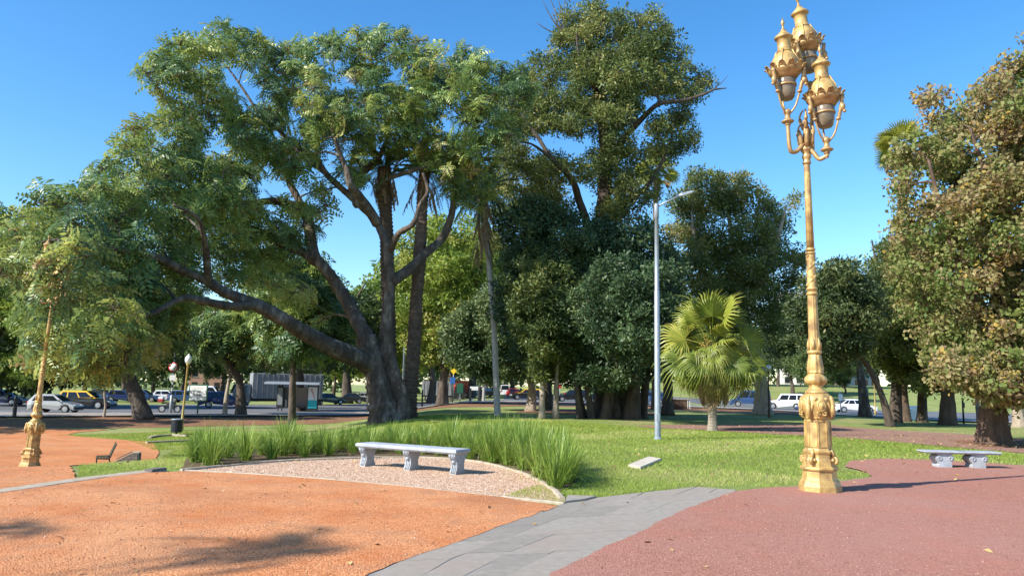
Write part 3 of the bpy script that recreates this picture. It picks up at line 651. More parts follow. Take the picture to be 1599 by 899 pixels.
# ---------------------------------------------------------------- D: dark tree right of centre
dD = 58.0; baseD = GD(1191, dD)
outD = [(1040, 320), (1065, 285), (1085, 258), (1118, 272), (1150, 262), (1165, 275), (1190, 300), (1215, 275), (1245, 285), (1252, 320), (1236, 350), (1262, 385), (1268, 430), (1240, 480), (1215, 530), (1190, 575), (1120, 580), (1040, 560), (1010, 480), (1020, 400)]
limbsD = [([baseD] + L3([(1190, 610), (1180, 560), (1165, 500), (1155, 440), (1145, 380), (1135, 320)], dD), 0.58, .12, 12, .45),
          (L3([(1160, 470), (1195, 420, 57), (1215, 370, 56), (1228, 320, 56)], dD), .3, .06, 7, 0), (L3([(1165, 510), (1120, 460, 57), (1090, 400, 56), (1080, 330, 56)], dD), .3, .06, 7, 0)]
blD = crown_blobs(outD, dD, 6.5, 1.15, 190, 31, [(1245, 372, 9), (1218, 300, 6)])
tree('broadleaf_tree', 'dark leafy tree with a pale flared trunk behind the fan palm', baseD, limbsD, blD, 'fine', 24, M['leaf_olive'], M['bark_pale'], 33, 1.1, tint_bias=.05)
b = GD(1042, 52); tree('dark_trunk_tree', 'slender dark trunked tree half hidden behind the silver pole', b, [([b] + L3([(1043, 600), (1041, 540), (1036, 470)], 52), .42, .15, 9, .3)],
    crown_blobs([(1000, 440), (1060, 430), (1075, 540), (1040, 590), (1000, 560)], 52, 3, 1.1, 22, 36), 'broad', 44, M['leaf_ficus'], M['bark_dark'], 37, 1.2)

# ---------------------------------------------------------------- trees at right
dH = 27.5; baseH = GD(1549, dH)
outH = [(1640, 30), (1590, 62), (1572, 92), (1548, 108), (1525, 140), (1490, 158), (1462, 128), (1438, 130), (1432, 170), (1405, 190), (1402, 235), (1388, 260), (1398, 330), (1385, 395), (1372, 430), (1400, 470), (1420, 510), (1450, 560), (1490, 590), (1540, 622), (1585, 632), (1640, 640), (1800, 620), (1850, 350), (1800, 80), (1720, 0)]
limbsH = [([baseH - Vector((0, 0, .2))] + L3([(1549, 660), (1552, 620), (1558, 540), (1562, 450), (1566, 350), (1572, 240), (1580, 140)], dH), .54, .10, 14, .25),
          (L3([(1558, 520), (1520, 470, 26.5), (1490, 400, 26), (1470, 330, 26), (1450, 250, 26)], dH), .22, .05, 7, 0),
          (L3([(1563, 430), (1530, 380, 28), (1500, 300, 28.5), (1470, 220, 29)], dH), .18, .04, 7, 0),
          (L3([(1568, 330), (1545, 290, 26), (1528, 240, 25.5), (1515, 200, 25.5)], dH), .14, .04, 7, 0),
          (L3([(1560, 480), (1620, 420, 27), (1690, 340, 27), (1740, 280, 27)], dH), .2, .05, 7, 0)]
blH = crown_blobs(outH, dH, 5.2, .8, 300, 61, [(1475, 480, 4), (1458, 300, 5)])
blH += crown_blobs([(1440, 545), (1599, 530), (1680, 640), (1560, 640), (1510, 628), (1465, 605)], 26.0, 2.6, .7, 40, 63)
tree('plane_tree', 'large tree turning brown and yellow on a thick ridged trunk at the right edge', baseH, limbsH, blH, 'plane', 17, M['leaf_autumn'], M['bark_brown'], 62, 0.85, tint_bias=.12, flat=.8, upb=.5)
specs = [
    ('leaning_tree', 'dark tree with a thin trunk leaning left, right of the gold lamp', 1392, 665, 41, [(1392, 664), (1378, 620), (1360, 580), (1336, 540), (1318, 495), (1300, 450)], .22, [(1235, 480), (1285, 415), (1330, 400), (1372, 425), (1380, 510), (1350, 560), (1300, 580), (1250, 560)], 36, 'fine', 'leaf_dark', 'bark_dark', 1.0, 0),
    ('round_tree', 'bushy green tree on a dark straight trunk right of the leaning tree', 1398, 657, 47, [(1398, 656), (1400, 610), (1402, 560), (1405, 480), (1408, 410)], .36, [(1345, 440), (1378, 370), (1420, 340), (1470, 390), (1480, 510), (1450, 600), (1400, 600), (1350, 560), (1332, 500)], 62, 'broad', 'leaf_olive', 'bark_dark', 1.15, .05),
    ('stout_tree', 'tree with a stout dark flaring trunk, nearest left of the thick ridged trunk', 1480, 660, 45, [(1481, 660), (1480, 620), (1478, 580), (1470, 520), (1470, 460)], .46, [(1400, 500), (1440, 440), (1520, 440), (1560, 560), (1530, 600), (1470, 618), (1420, 610)], 48, 'broad', 'leaf_olive', 'bark_dark', 1.1, .0),
    ('striped_tree', 'tree with a half pale trunk between the white box and the stout trunk', 1440, 657, 50, [(1440, 657), (1440, 620), (1442, 580), (1450, 520)], .36, [(1400, 530), (1440, 500), (1480, 540), (1470, 600), (1430, 605)], 18, 'broad', 'leaf_olive', 'bark_grey', 1.1, .0),
    ('pale_trunk_tree', 'tree with a pale grey trunk at the far right edge', 1592, 664, 44, [(1592, 664), (1588, 625), (1584, 590), (1580, 520)], .34, [(1540, 500), (1600, 470), (1660, 520), (1650, 600), (1580, 622)], 24, 'broad', 'leaf_olive', 'bark_pale', 1.1, .0),
    ('grey_trunk_tree', 'grey forked tree standing in front of the white sedan', 1352, 648, 62, [(1352, 648), (1346, 600), (1340, 560), (1330, 500)], .45, [(1270, 470), (1320, 430), (1370, 470), (1370, 550), (1320, 575), (1280, 550)], 30, 'fine', 'leaf_olive', 'bark_grey', 1.3, -.05),
    # left and centre
    ('crooked_tree', 'dark tree with a thick crooked trunk leaning left behind the silver hatchback', 226, 656, 55, [(228, 656), (214, 620), (200, 585), (182, 545), (168, 505), (150, 470)], .62, [(60, 490), (120, 450), (200, 440), (280, 460), (300, 520), (270, 560), (190, 565), (100, 560)], 58, 'feather', 'leaf_feather', 'bark_dark', 1.3, -.2),
    ('forked_tree', 'dark forked tree by the road, just right of the white board', 376, 648, 62, [(377, 648), (376, 615), (372, 590), (352, 550), (345, 510), (340, 480)], .42, [(285, 510), (340, 470), (440, 480), (470, 530), (420, 575), (350, 560), (300, 560)], 56, 'feather', 'leaf_feather', 'bark_dark', 1.3, -.1),
    ('twisted_tree', 'twisted pale trunk with low dark branches right of the white palm stem', 828, 640, 56, [(828, 640), (831, 615), (829, 595), (822, 578), (810, 560), (790, 552)], .40, [(690, 500), (760, 440), (830, 440), (860, 520), (840, 590), (760, 600), (700, 570)], 66, 'broad', 'leaf_ficus', 'bark_pale', 1.3, .15),
    ('thick_dark_tree', 'thick dark trunk standing just behind the twisted pale trunk', 853, 638, 62, [(853, 638), (852, 600), (850, 560), (846, 500)], .62, [(800, 460), (860, 420), (900, 480), (880, 560), (820, 570)], 24, 'broad', 'leaf_dark', 'bark_dark', 1.3, .0),
    ('straight_trunk_tree', 'thin straight dark trunk in front of the bus shelter', 456, 652, 48, [(455, 652), (457, 600), (458, 550), (459, 500), (452, 450)], .23, [(380, 440), (420, 395), (500, 400), (548, 470), (562, 545), (500, 572), (410, 560)], 60, 'feather', 'leaf_feather', 'bark_dark', 1.2, -.2),
    ('shade_tree', 'large dark tree at the left edge beside the road', -20, 640, 72, [(-20, 640), (-15, 590), (-5, 540), (10, 480), (20, 420)], .6, [(-120, 400), (-60, 320), (0, 312), (60, 335), (130, 410), (130, 520), (90, 575), (40, 600), (-60, 600), (-120, 520)], 95, 'feather', 'leaf_bright', 'bark_dark', 1.5, -.2),
    ('low_dark_tree', 'low dark tree shading the parked blue car at far left', 60, 628, 75, [(60, 628), (62, 600), (66, 560), (70, 520)], .4, [(-40, 540), (20, 480), (130, 470), (200, 500), (210, 560), (150, 600), (60, 612), (-30, 605)], 60, 'far', 'leaf_dark', 'bark_dark', 1.0, .0),
    ('thin_pale_tree', 'thin pale trunk leaning right, left of the forked tree', 351, 647, 63, [(350, 647), (354, 615), (359, 585), (362, 540)], .22, [(320, 520), (370, 490), (410, 530), (380, 570), (330, 565)], 14, 'feather', 'leaf_feather', 'bark_pale', 1.3, -.1),
    ('tall_trunk_tree', 'tree with a dark trunk behind the bus shelter roof', 492, 612, 96, [(492, 612), (491, 585), (489, 560), (485, 520)], .75, [(420, 540), (470, 480), (540, 500), (560, 560), (500, 585), (430, 575)], 44, 'far', 'leaf_far', 'bark_dark', .9, -.1),
    ('sunlit_tree', 'bright sunlit tree filling the gap between the two ringed palms and the slim palm', 690, 626, 74, [(690, 626), (692, 590), (695, 550), (700, 480)], .55, [(595, 420), (625, 360), (690, 335), (760, 350), (800, 400), (810, 500), (780, 575), (650, 580), (600, 520)], 95, 'far', 'leaf_bright', 'bark_dark', .62, .1),
    ('backdrop_tree', 'dark leafy tree behind the two low limbs of the huge tree', 470, 622, 76, [(470, 622), (468, 590), (466, 550), (470, 500)], .5, [(370, 470), (430, 410), (500, 405), (540, 455), (590, 450), (610, 520), (600, 575), (500, 590), (400, 580)], 70, 'far', 'leaf_far', 'bark_dark', .62, -.2),
    ('split_trunk_tree', 'tree with a dark trunk above the two dark cars left of the huge trunk', 540, 606, 108, [(540, 606), (541, 580), (545, 555), (555, 520)], .7, [(510, 540), (560, 500), (600, 540), (580, 580), (530, 578)], 24, 'far', 'leaf_bright', 'bark_dark', .9, -.1),
]
for k, (nm, lb, u, v, d, tp, r0, outl, nb, kd, lf, bk, sz, tb) in enumerate(specs):
    b = GD(u, d); pts = [b - Vector((0, 0, .15))] + [P(x, y, d) for x, y in tp[1:]]
    lim = [(pts, r0, r0 * .3, 9, .35)]
    q = tp[len(tp) // 2]; mx = sum(p[0] for p in outl) / len(outl); my = min(p[1] for p in outl)
    e = tp[-1]
    for sgn in (-1, 1):
        tx = mx + sgn * (max(p[0] for p in outl) - min(p[0] for p in outl)) * .28
        lim.append((L3([q, ((q[0] + tx) / 2, (q[1] + e[1]) / 2, d - 1), (tx, my + 35, d - sgn)], d), r0 * .5, r0 * .15, 7, 0))
    rr = {'broad': 1.0, 'feather': 1.15, 'fine': 1.1, 'far': 1.5}[kd]; nb = int(nb * 1.25)
    bl = crown_blobs(outl, d, 4.5, rr, nb, 100 + k)
    per = {'broad': 30, 'feather': 9, 'fine': 26, 'far': 17}[kd]
    tree(nm, lb, b, lim, bl, kd, per, M[lf], M[bk], 120 + k, sz, tint_bias=tb)

# ---------------------------------------------------------------- far trees: a few kinds, copied
def far_kind(name, h, w, trunk_h, seed, leaf, bark, label):
    rng = random.Random(seed); root = thing(name, label, 'tree', (0, 0, 0)); mb = MB(); mb.sm = True
    sk = limb(mb, [(0, 0, -.3), (.2, .1, trunk_h * .6), (0, .2, trunk_h), (-.3, 0, h * .6), (.1, .1, h * .85)], .42, .08, 9, .08, seed, 4, .3)
    bl = []
    while len(bl) < 46:
        p = Vector((rng.uniform(-1, 1), rng.uniform(-1, 1), rng.uniform(-1, 1)))
        if not 0.25 < p.length < 1: continue
        q = Vector((p.x * w / 2 * .85, p.y * w / 2 * .85, trunk_h + (h - trunk_h) * (.5 + p.z * .47)))
        if any((q - b[0]).length < 1.3 for b in bl): continue
        bl.append((q, rng.uniform(1.3, 2.1)))
    twigs(mb, bl, sk, seed, .09, 1); mb.obj('trunk', root, bark)
    tag(put('crown', crown_mesh('crown', bl, 'far', 17, leaf, seed, .8, .75), root), kind='stuff')
    return root
FK = [far_kind('park_tree', 15, 13, 3.2, 201, M['leaf_bright'], M['bark_dark'], ''), far_kind('park_tree', 13, 12, 2.6, 202, M['leaf_far'], M['bark_grey'], ''), far_kind('park_tree', 18, 11, 3.4, 203, M['leaf_dark'], M['bark_dark'], '')]
FL = ['bright green park tree beyond the road', 'mid green rounded park tree beyond the road', 'tall dark park tree beyond the road']
far_spots = [  # column, depth, kind, scale
    (578, 112, 0, 1.2), (672, 112, 0, 1.55), (735, 124, 0, 1.75), (640, 150, 0, 1.7), (705, 145, 0, 1.9), (520, 134, 0, .95), (800, 150, 0, 1.15), (700, 160, 1, 1.3),
    (455, 150, 1, 1.0), (400, 118, 1, .9), (345, 138, 1, 1.0), (285, 112, 2, .8), (322, 150, 2, .75), (240, 135, 1, 1.1), (190, 104, 2, .85), (130, 120, 2, 1.0), (60, 110, 1, 1.0), (0, 125, 2, 1.1), (-60, 100, 2, 1.0), (-150, 105, 1, 1.0), (-250, 110, 2, 1.0),
    (870, 165, 2, 1.0), (930, 172, 1, 1.0), (1000, 160, 2, 1.0), (1070, 165, 1, 1.0), (1130, 150, 2, .95), (1215, 150, 2, .9), (1238, 128, 2, .85), (1278, 116, 1, .7), (1262, 165, 1, .9), (1305, 190, 2, .9), (1345, 180, 0, .9), (1318, 150, 1, .8), (1372, 150, 2, .75), (1270, 125, 0, .42), (1320, 132, 1, .5), (1400, 190, 1, .8), (1470, 200, 2, .8), (1540, 190, 1, .9), (1640, 180, 2, 1.0), (1750, 150, 1, 1.0), (620, 190, 2, 1.1), (540, 200, 2, 1.0), (760, 210, 2, 1.1)]
rng = random.Random(77); used = set()
ORD = ['leftmost', 'second from the left', 'third from the left', 'fourth from the left', 'fifth from the left', 'sixth from the left', 'seventh from the left', 'eighth from the left', 'ninth from the left', 'tenth from the left', 'tenth from the right', 'ninth from the right', 'eighth from the right', 'seventh from the right', 'sixth from the right', 'fifth from the right', 'fourth from the right', 'third from the right', 'second from the right', 'rightmost']
def order_word(i, n): return ORD[i] if i < n / 2 and i < 10 else ORD[len(ORD) - (n - i)]
far_spots.sort()
for k in range(3):
    mine = [q for q in far_spots if q[2] == k]
    for i, (u, d, k_, s) in enumerate(mine):
        p = GD(u, d); rz = rng.uniform(0, 6.28); sc3 = (s * rng.uniform(.9, 1.1), s * rng.uniform(.9, 1.1), s * rng.uniform(.92, 1.08)); gname = ['bright park trees beyond the road', 'green park trees beyond the road', 'dark park trees beyond the road'][k]
        lab = FL[k] + ', ' + order_word(i, len(mine))
        if i == 0:
            r = FK[k]; r.location = p; r.rotation_euler.z = rz; r.scale = sc3; r['label'] = lab; r['group'] = gname
        else: dup(FK[k], p, rz, sc3, lab, gname)

# a tree standing left of the photographer: its lower boughs shade the orange ground
bS = Vector((-22.3, -3.8, 0)); rng = random.Random(9)
blS = []
for i in range(58):
    a = rng.uniform(0, 6.28); q = rng.uniform(.1, 1) ** .6
    blS.append((bS + Vector((math.cos(a) * 6.0 * q, math.sin(a) * 3.0 * q, rng.uniform(9.5, 14.5))), rng.uniform(.5, .9)))
tree('street_tree', 'leafy tree left of the camera whose boughs shade the orange ground', bS, [([bS, bS + Vector((.2, 0, 2)), bS + Vector((0, .2, 6.5)), bS + Vector((.3, .1, 12))], .3, .08, 9, .3)], blS, 'feather', 7, M['leaf_feather'], M['bark_dark'], 77, 1.0)

# a tree left of the frame beside the pavement: it shades the band at the plaza's far edge
bS = Vector((-41, 45.0, zf(-41, 45.0))); rng = random.Random(19); blS = []
for i in range(70):
    a = rng.uniform(0, 6.28); q = rng.uniform(.2, 1) ** .6
    blS.append((bS + Vector((math.cos(a) * 8.5 * q, math.sin(a) * 4.5 * q, rng.uniform(4.0, 10.5))), rng.uniform(1.1, 1.6)))
tree('street_tree', 'broad tree left of the frame that shades the far edge of the orange plaza', bS, [([bS, bS + Vector((.2, 0, 2)), bS + Vector((0, .2, 4.5)), bS + Vector((.3, .1, 8))], .4, .1, 9, .3)], blS, 'feather', 12, M['leaf_feather'], M['bark_dark'], 78, 1.5)
# the wood that closes the view far behind the road
rng = random.Random(23); blW = []
for i in range(260):
    x = -360 + 760 * (i + rng.random()) / 260; y = 245 + rng.uniform(-14, 30); blW.append((Vector((x, y, zf(x, y) + rng.uniform(1, 13) * (1 if i % 3 else .4))), rng.uniform(4.6, 7.0)))
tag(put('far_wood', crown_mesh('far_wood', blW, 'far', 11, M['leaf_far'], 91, 3.3, .85, -.1)), 'dark wood closing the view far behind the road', kind='stuff')
# ================================================================== palms
M['palm_bark'] = noisy('palm_bark', [(0.25, (0.05, 0.035, 0.025)), (0.55, (0.13, 0.09, 0.065)), (0.8, (0.23, 0.17, 0.125))], 4, .95, .8, 14, dist=.05)
M['palm_pale'] = noisy('palm_pale_bark', [(0.25, (0.34, 0.30, 0.25)), (0.7, (0.55, 0.51, 0.45))], 5, .9, .5, 14, stretch=(1, 1, 3))
M['palm_grey'] = noisy('palm_grey_bark', [(0.25, (0.17, 0.135, 0.10)), (0.7, (0.34, 0.29, 0.23))], 5, .9, .7, 14, stretch=(1, 1, 3))
M['frond'] = leafmat('frond', [(0.0, (0.035, 0.065, 0.018)), (0.5, (0.085, 0.13, 0.035)), (1.0, (0.18, 0.20, 0.06))], .2)
M['dead_frond'] = leafmat('dead_frond', [(0.0, (0.20, 0.135, 0.08)), (0.5, (0.33, 0.235, 0.14)), (1.0, (0.46, 0.35, 0.22))], .2, .8)
M['fan'] = leafmat('fan_leaf', [(0.0, (0.10, 0.14, 0.022)), (0.4, (0.20, 0.255, 0.035)), (0.75, (0.33, 0.35, 0.055)), (1.0, (0.46, 0.42, 0.09))], .32, .4)
M['fan_dull'] = leafmat('fan_leaf_old', [(0.0, (0.10, 0.115, 0.025)), (0.5, (0.19, 0.18, 0.04)), (1.0, (0.33, 0.27, 0.085))], .3, .5)

def pinnate(L, droop, rng, pairs=26, width=.5, hang=.55, tint=.5, hug=False, thick=.042):
    """a feather frond: rachis strip and drooping leaflets, starting along +x and arching down"""
    V, F, T = [], [], []
    def pt(t): return np.array([L * (t - .18 * droop * t * t), 0, L * (.32 * t - .62 * droop * t * t)])
    for i in range(8):
        t0, t1 = i / 8, (i + 1) / 8; w = .03 * (1 - t0) + .006; a, b = pt(t0), pt(t1); k = len(V)
        V += [a + [0, w, 0], a - [0, w, 0], b - [0, w, 0], b + [0, w, 0]]; F += [(k, k + 1, k + 2), (k, k + 2, k + 3)]; T += [tint + .3] * 4
    for j in range(pairs):
        t = .08 + .9 * j / pairs; p = pt(t); l = width * L * .22 * (1 - abs(t - .45) * 1.1)
        for sg in (-1, 1):
            d = np.array([.9, sg * rng.uniform(.05, .4), rng.uniform(-.3, .3)]) if hug else np.array([.55, sg * .85, -hang + rng.uniform(-.2, .2)]); d /= np.linalg.norm(d); l2 = l * rng.uniform(.8, 1.15); w = thick * L / 3
            k = len(V); ax = np.array([0, w, 0]) if hug else np.array([w, 0, 0]); V += [p - ax, p + ax, p + d * l2 * .6 + ax * .8 + [0, 0, .04 * l2], p + d * l2 - [0, 0, .18 * l2]]; F += [(k, k + 1, k + 2), (k, k + 2, k + 3)]; T += [min(1, max(0, tint + rng.uniform(-.25, .25)))] * 4
    return np.array(V), np.array(F), np.array(T)
def fan_blade(L, rng, pet=.9, n=22, spread=R(150), cup=.25, tip_droop=.3, tint=.5, fold=.03):
    """fan leaf lying along +x: petiole then pleated segments joined to two thirds, tips free and drooping"""
    V, F, T = [], [], []; w = .016
    ps = [(0, 0, 0), (pet * .5, 0, pet * .04), (pet, 0, 0)]
    for a, b in zip(ps[:-1], ps[1:]):
        k = len(V); a = np.array(a); b = np.array(b); V += [a + [0, w, 0], a - [0, w, 0], b - [0, w * .7, 0], b + [0, w * .7, 0]]; F += [(k, k + 1, k + 2), (k, k + 2, k + 3)]; T += [tint + .2] * 4
    o = np.array(ps[-1])
    for i in range(n):
        c = -spread / 2 + spread * (i + .5) / n; h = spread / n / 2
        l = L * (1 - .16 * (abs(c) / (spread / 2)) ** 2) * rng.uniform(.92, 1.06)
        def q(a, r, up): return o + np.array([math.cos(a) * r, math.sin(a) * r, cup * r * abs(math.sin(a)) + up])
        r1 = l * rng.uniform(.44, .56); td = tip_droop * l * rng.uniform(.6, 1.5); k = len(V); tv = min(1, max(0, tint + rng.uniform(-.18, .18)))
        V += [o, q(c - h, r1, -fold), q(c, r1, fold), q(c + h, r1, -fold), q(c - h * .42, l * .78, -td * .22), q(c + h * .42, l * .78, -td * .22), q(c, l, -td)]
        F += [(k, k + 1, k + 2), (k, k + 2, k + 3), (k + 1, k + 4, k + 2), (k + 2, k + 4, k + 5), (k + 2, k + 5, k + 3), (k + 4, k + 6, k + 5)]; T += [tv] * 5 + [min(1, tv + .25)] * 2
    return np.array(V), np.array(F), np.array(T)
def ringed_trunk(mb, pts, r0, r1, ring=.22, n=14, bulge=0.0, amp=.07, seed=2):
    rng = random.Random(seed); sp = spline([tuple(p) for p in pts], 10); L = sum(np.linalg.norm(sp[i + 1] - sp[i]) for i in range(len(sp) - 1))
    m = max(12, int(L / ring)); P2, rad = [], []
    for k in range(m * 2):
        t = k / (m * 2 - 1); x = t * (len(sp) - 1); i = min(int(x), len(sp) - 2); p = sp[i] + (sp[i + 1] - sp[i]) * (x - i)
        P2.append(p); rad.append((r0 + (r1 - r0) * t + bulge * math.exp(-t * 14)) * (1 + (amp if k % 2 else -amp)))
    mb.tube(P2, rad, n, .05, rng)
def orient(d, roll=0.0):
    x = Vector(d).normalized(); u = Vector((0, 0, 1))
    if abs(x.z) > .985: u = Vector((1, 0, 0))
    y = u.cross(x).normalized(); z = x.cross(y)
    m = Matrix((x, y, z)).transposed(); return (m @ Matrix.Rotation(roll, 3, 'X')).to_euler()
PF = [np_mesh('frond', *pinnate(3.4, d, random.Random(i), 26, .55, .5, .4), M['frond']) for i, d in enumerate((.6, .9, 1.2))]
PD = [np_mesh('dead_frond', *pinnate(2.4, d, random.Random(10 + i), 20, .4, 1.2, .5), M['dead_frond']) for i, d in enumerate((1.1, 1.4))]
PH = [np_mesh('hanging_frond', *pinnate(2.3, .15, random.Random(40 + i), 22, .9, 0, .5, True, .07), M['dead_frond']) for i in range(3)]
def feather_palm(label, pts, r0, r1, ring, bark, nf, ns, fs, seed, bulge=0.0, amp=.07, group=None, skirt=1.5):
    rng = random.Random(seed); base = Vector(pts[0]); root = thing('feather_palm', label, 'palm', base, 0, group); mb = MB(); ringed_trunk(mb, [Vector(p) - base for p in pts], r0, r1, ring, 14, bulge, amp, seed)
    mb.obj('trunk', root, bark); top = Vector(pts[-1]) - base
    for i in range(nf):
        a = 2.4 * i + rng.uniform(-.2, .2); el = rng.uniform(-.9, .9) if skirt > 2 else rng.uniform(-.35, 1.2); o = put('frond', rng.choice(PF), root, top)
        o.rotation_euler = orient((math.cos(a) * math.cos(el), math.sin(a) * math.cos(el), math.sin(el)), rng.uniform(-.4, .4)); o.scale = (fs * rng.uniform(.8, 1.1),) * 3
    for i in range(ns):
        a = 2.4 * i + rng.uniform(-.3, .3); el = -rng.uniform(.75, 1.35); hugs = skirt > 2 or i % 2
        if hugs: el = -rng.uniform(1.38, 1.52)
        o = put('hanging_frond' if hugs else 'dead_frond', rng.choice(PH if hugs else PD), root, top + Vector((math.cos(a) * (r1 + .12 * hugs), math.sin(a) * (r1 + .12 * hugs), -rng.uniform(0, .6) * skirt)))
        o.rotation_euler = orient((math.cos(a) * math.cos(el), math.sin(a) * math.cos(el), math.sin(el)), rng.uniform(-.8, .8)); o.scale = (fs * rng.uniform(.6, 1.0),) * 3
    return root
d = 42.5; feather_palm('tall palm with a rough ringed trunk directly behind the huge trunk', [GD(613, d)] + L3([(609, 560), (606, 470), (604, 380), (601, 300), (600, 262)], d), .40, .36, .2, M['palm_bark'], 22, 18, .95, 5, .25)
d = 41.8; feather_palm('tall palm with a ringed brown trunk leaning right, beside the huge trunk', [GD(633, d)] + L3([(641, 600), (648, 500), (655, 400), (660, 310), (663, 268)], d), .40, .30, .2, M['palm_bark'], 22, 18, .95, 6, .45)
d = 45.5; feather_palm('slim palm with a white lower stem and a skirt of dead fronds', [GD(777, d)] + L3([(775, 600), (772, 520), (766, 440), (759, 360), (754, 300)], d), .19, .15, .3, M['palm_pale'], 26, 46, .82, 7, .04, .03, skirt=5.5)

# ---- fan palms
FANS = [np_mesh('leaf', *fan_blade(1.0, random.Random(i), .95, 24, R(s), c, td, t), M['fan']) for i, (s, c, td, t) in enumerate(((215, .12, .25, .6), (200, .25, .35, .5), (170, .2, .45, .4), (230, .05, .3, .72)))]
M['fan_green'] = leafmat('fan_leaf_green', [(0.0, (0.07, 0.11, 0.022)), (0.4, (0.145, 0.195, 0.035)), (0.75, (0.26, 0.30, 0.055)), (1.0, (0.50, 0.45, 0.11))], .32, .4)
FANG = [np_mesh('drooping_leaf', *fan_blade(1.0, random.Random(50 + i), .95, 24, R(sp_), .45, .95, tt), M['fan_green']) for i, (sp_, tt) in enumerate(((160, .45), (135, .6), (185, .35)))]
FANK = [np_mesh('leaf', *fan_blade(.85, random.Random(60 + i), pp, 24, R(sp_), cc, td_, tt), M['fan'] if i % 2 else M['fan_green']) for i, (pp, sp_, cc, td_, tt) in enumerate(((.35, 170, .3, .5, .5), (.5, 200, .2, .4, .6), (.6, 140, .5, .8, .5), (.42, 220, .1, .35, .65)))]
FANO = [np_mesh('old_leaf', *fan_blade(.95, random.Random(20 + i), 1.0, 22, R(s), .5, .8, .5), M['fan_dull']) for i, s in enumerate((120, 150, 95))]
FAND = [np_mesh('dead_leaf', *fan_blade(.95, random.Random(30 + i), .85, 16, R(s), .8, .7, .5, .07), M['dead_frond']) for i, s in enumerate((45, 60, 35))]
d = 33.6; bG = GD(1112, d)
palm = thing('fan_palm', 'short yellow green fan palm with a shaggy skirt of dead leaves, alone on the lawn', 'palm', bG)
mb = MB(); ringed_trunk(mb, [(0, 0, -.1), (.02, 0, .8), (.05, 0, 1.6), (.06, 0, P(1113, 545, d).z - bG.z - .5)], .19, .17, .12, 14, .14, .03); mb.obj('trunk', palm, M['palm_grey'])
crown_z = P(1113, 545, d).z - bG.z; rng = random.Random(15)
mb = MB(); mb.sm = True; mb.lathe([(crown_z - .62, .15), (crown_z - .4, .2), (crown_z - .1, .22), (crown_z + .15, .16), (crown_z + .35, .05)], 12, c=(.06, 0, 0)); mb.obj('leaf_base_fibre', palm, M['palm_bark'])
def fan(me, nm, az, el, s, roll=0.0, dz=0.0, bend=0.0):
    o = put(nm, me, palm, Vector((.06 + math.cos(az) * .12, math.sin(az) * .12, crown_z + dz)))
    o.rotation_euler = orient((math.cos(az) * math.cos(el), math.sin(az) * math.cos(el), math.sin(el)), roll); o.scale = (s, s, s); return o
for az, el, s, rl in ((-100, 74, 1.32, .2), (-150, 60, 1.25, -.8), (-55, 62, 1.28, .8), (15, 66, 1.2, 1.1), (165, 60, 1.15, -1.1), (90, 72, 1.3, 0), (60, 48, 1.2, .5), (125, 46, 1.2, -.5)):
    fan(FANS[rng.randrange(4)], 'leaf', R(az), R(el), s * rng.uniform(.95, 1.06), rl + rng.uniform(-.25, .25), .25)
for az, el, s, rl in ((-175, 16, 1.2, -1.0), (0, 14, 1.3, 1.2), (20, -6, 1.2, .9), (160, -4, 1.2, -.8), (70, 6, 1.1, 0), (110, 2, 1.1, .3)):
    fan(FANS[rng.randrange(4)], 'leaf', R(az), R(el), s * rng.uniform(.95, 1.06), rl + rng.uniform(-.25, .25), .1)
for az, el, s, rl in ((-20, -24, 1.3, .9), (-160, -22, 1.3, -.9), (-48, -36, 1.2, .6), (-132, -34, 1.2, -.6), (-100, -30, .9, .2), (-10, -50, 1.2, 1.0), (-172, -48, 1.2, -1.0), (25, -40, 1.2, .5), (155, -40, 1.2, -.5), (60, -45, 1.2, .3), (120, -45, 1.2, -.3), (90, -50, 1.2, 0)):
    fan(FANG[rng.randrange(3)], 'drooping_leaf', R(az), R(el), s * rng.uniform(.9, 1.1), rl + rng.uniform(-.3, .3), rng.uniform(-.15, .05))
for az, el in ((-95, -18), (-60, 18), (-125, 30), (-30, 2), (-150, -5), (60, 20), (120, 10), (20, 30), (170, 35), (-75, 50), (-110, -40), (-40, -40), (90, -10)):
    fan(FANK[rng.randrange(4)], 'leaf', R(az + rng.uniform(-10, 10)), R(el + rng.uniform(-8, 8)), rng.uniform(.85, 1.15), rng.uniform(-1.1, 1.1), rng.uniform(-.1, .35))
M['fruit'] = noisy('palm_fruit', [(0.3, (.20, .13, .03)), (0.7, (.42, .30, .07))], 20, .8, .5, 60)
for az, dz in ((-140, .12), (-60, -.02), (-100, -.18)):
    mb = MB(); mb.sm = True; rr = random.Random(az)
    p0 = Vector((.06, 0, crown_z + .15)); p1 = p0 + Vector((math.cos(R(az)) * .5, math.sin(R(az)) * .5, dz + .1)); mb.tube([p0, (p0 + p1) / 2 + Vector((0, 0, .12)), p1], [.02, .018, .012], 6)
    for i in range(26):
        q = p1 + Vector((rr.gauss(0, .11), rr.gauss(0, .11), rr.gauss(-.12, .12))); mb.sphere(q, rr.uniform(.025, .05), 6, 4)
    tag(mb.obj('fruit_cluster', palm, M['fruit']), kind='stuff')
for k in range(9):
    az = rng.uniform(0, 6.28); fan(rng.choice(FANO), 'old_leaf', az, -R(rng.uniform(52, 76)), rng.uniform(.85, 1.15), rng.uniform(-1.2, 1.2), -rng.uniform(.1, .4))
for k in range(40):
    az = rng.uniform(0, 6.28); fan(rng.choice(FAND), 'dead_leaf', az, -R(rng.uniform(70, 87)), rng.uniform(.75, 1.1), rng.uniform(-1, 1), -rng.uniform(.15, .95))
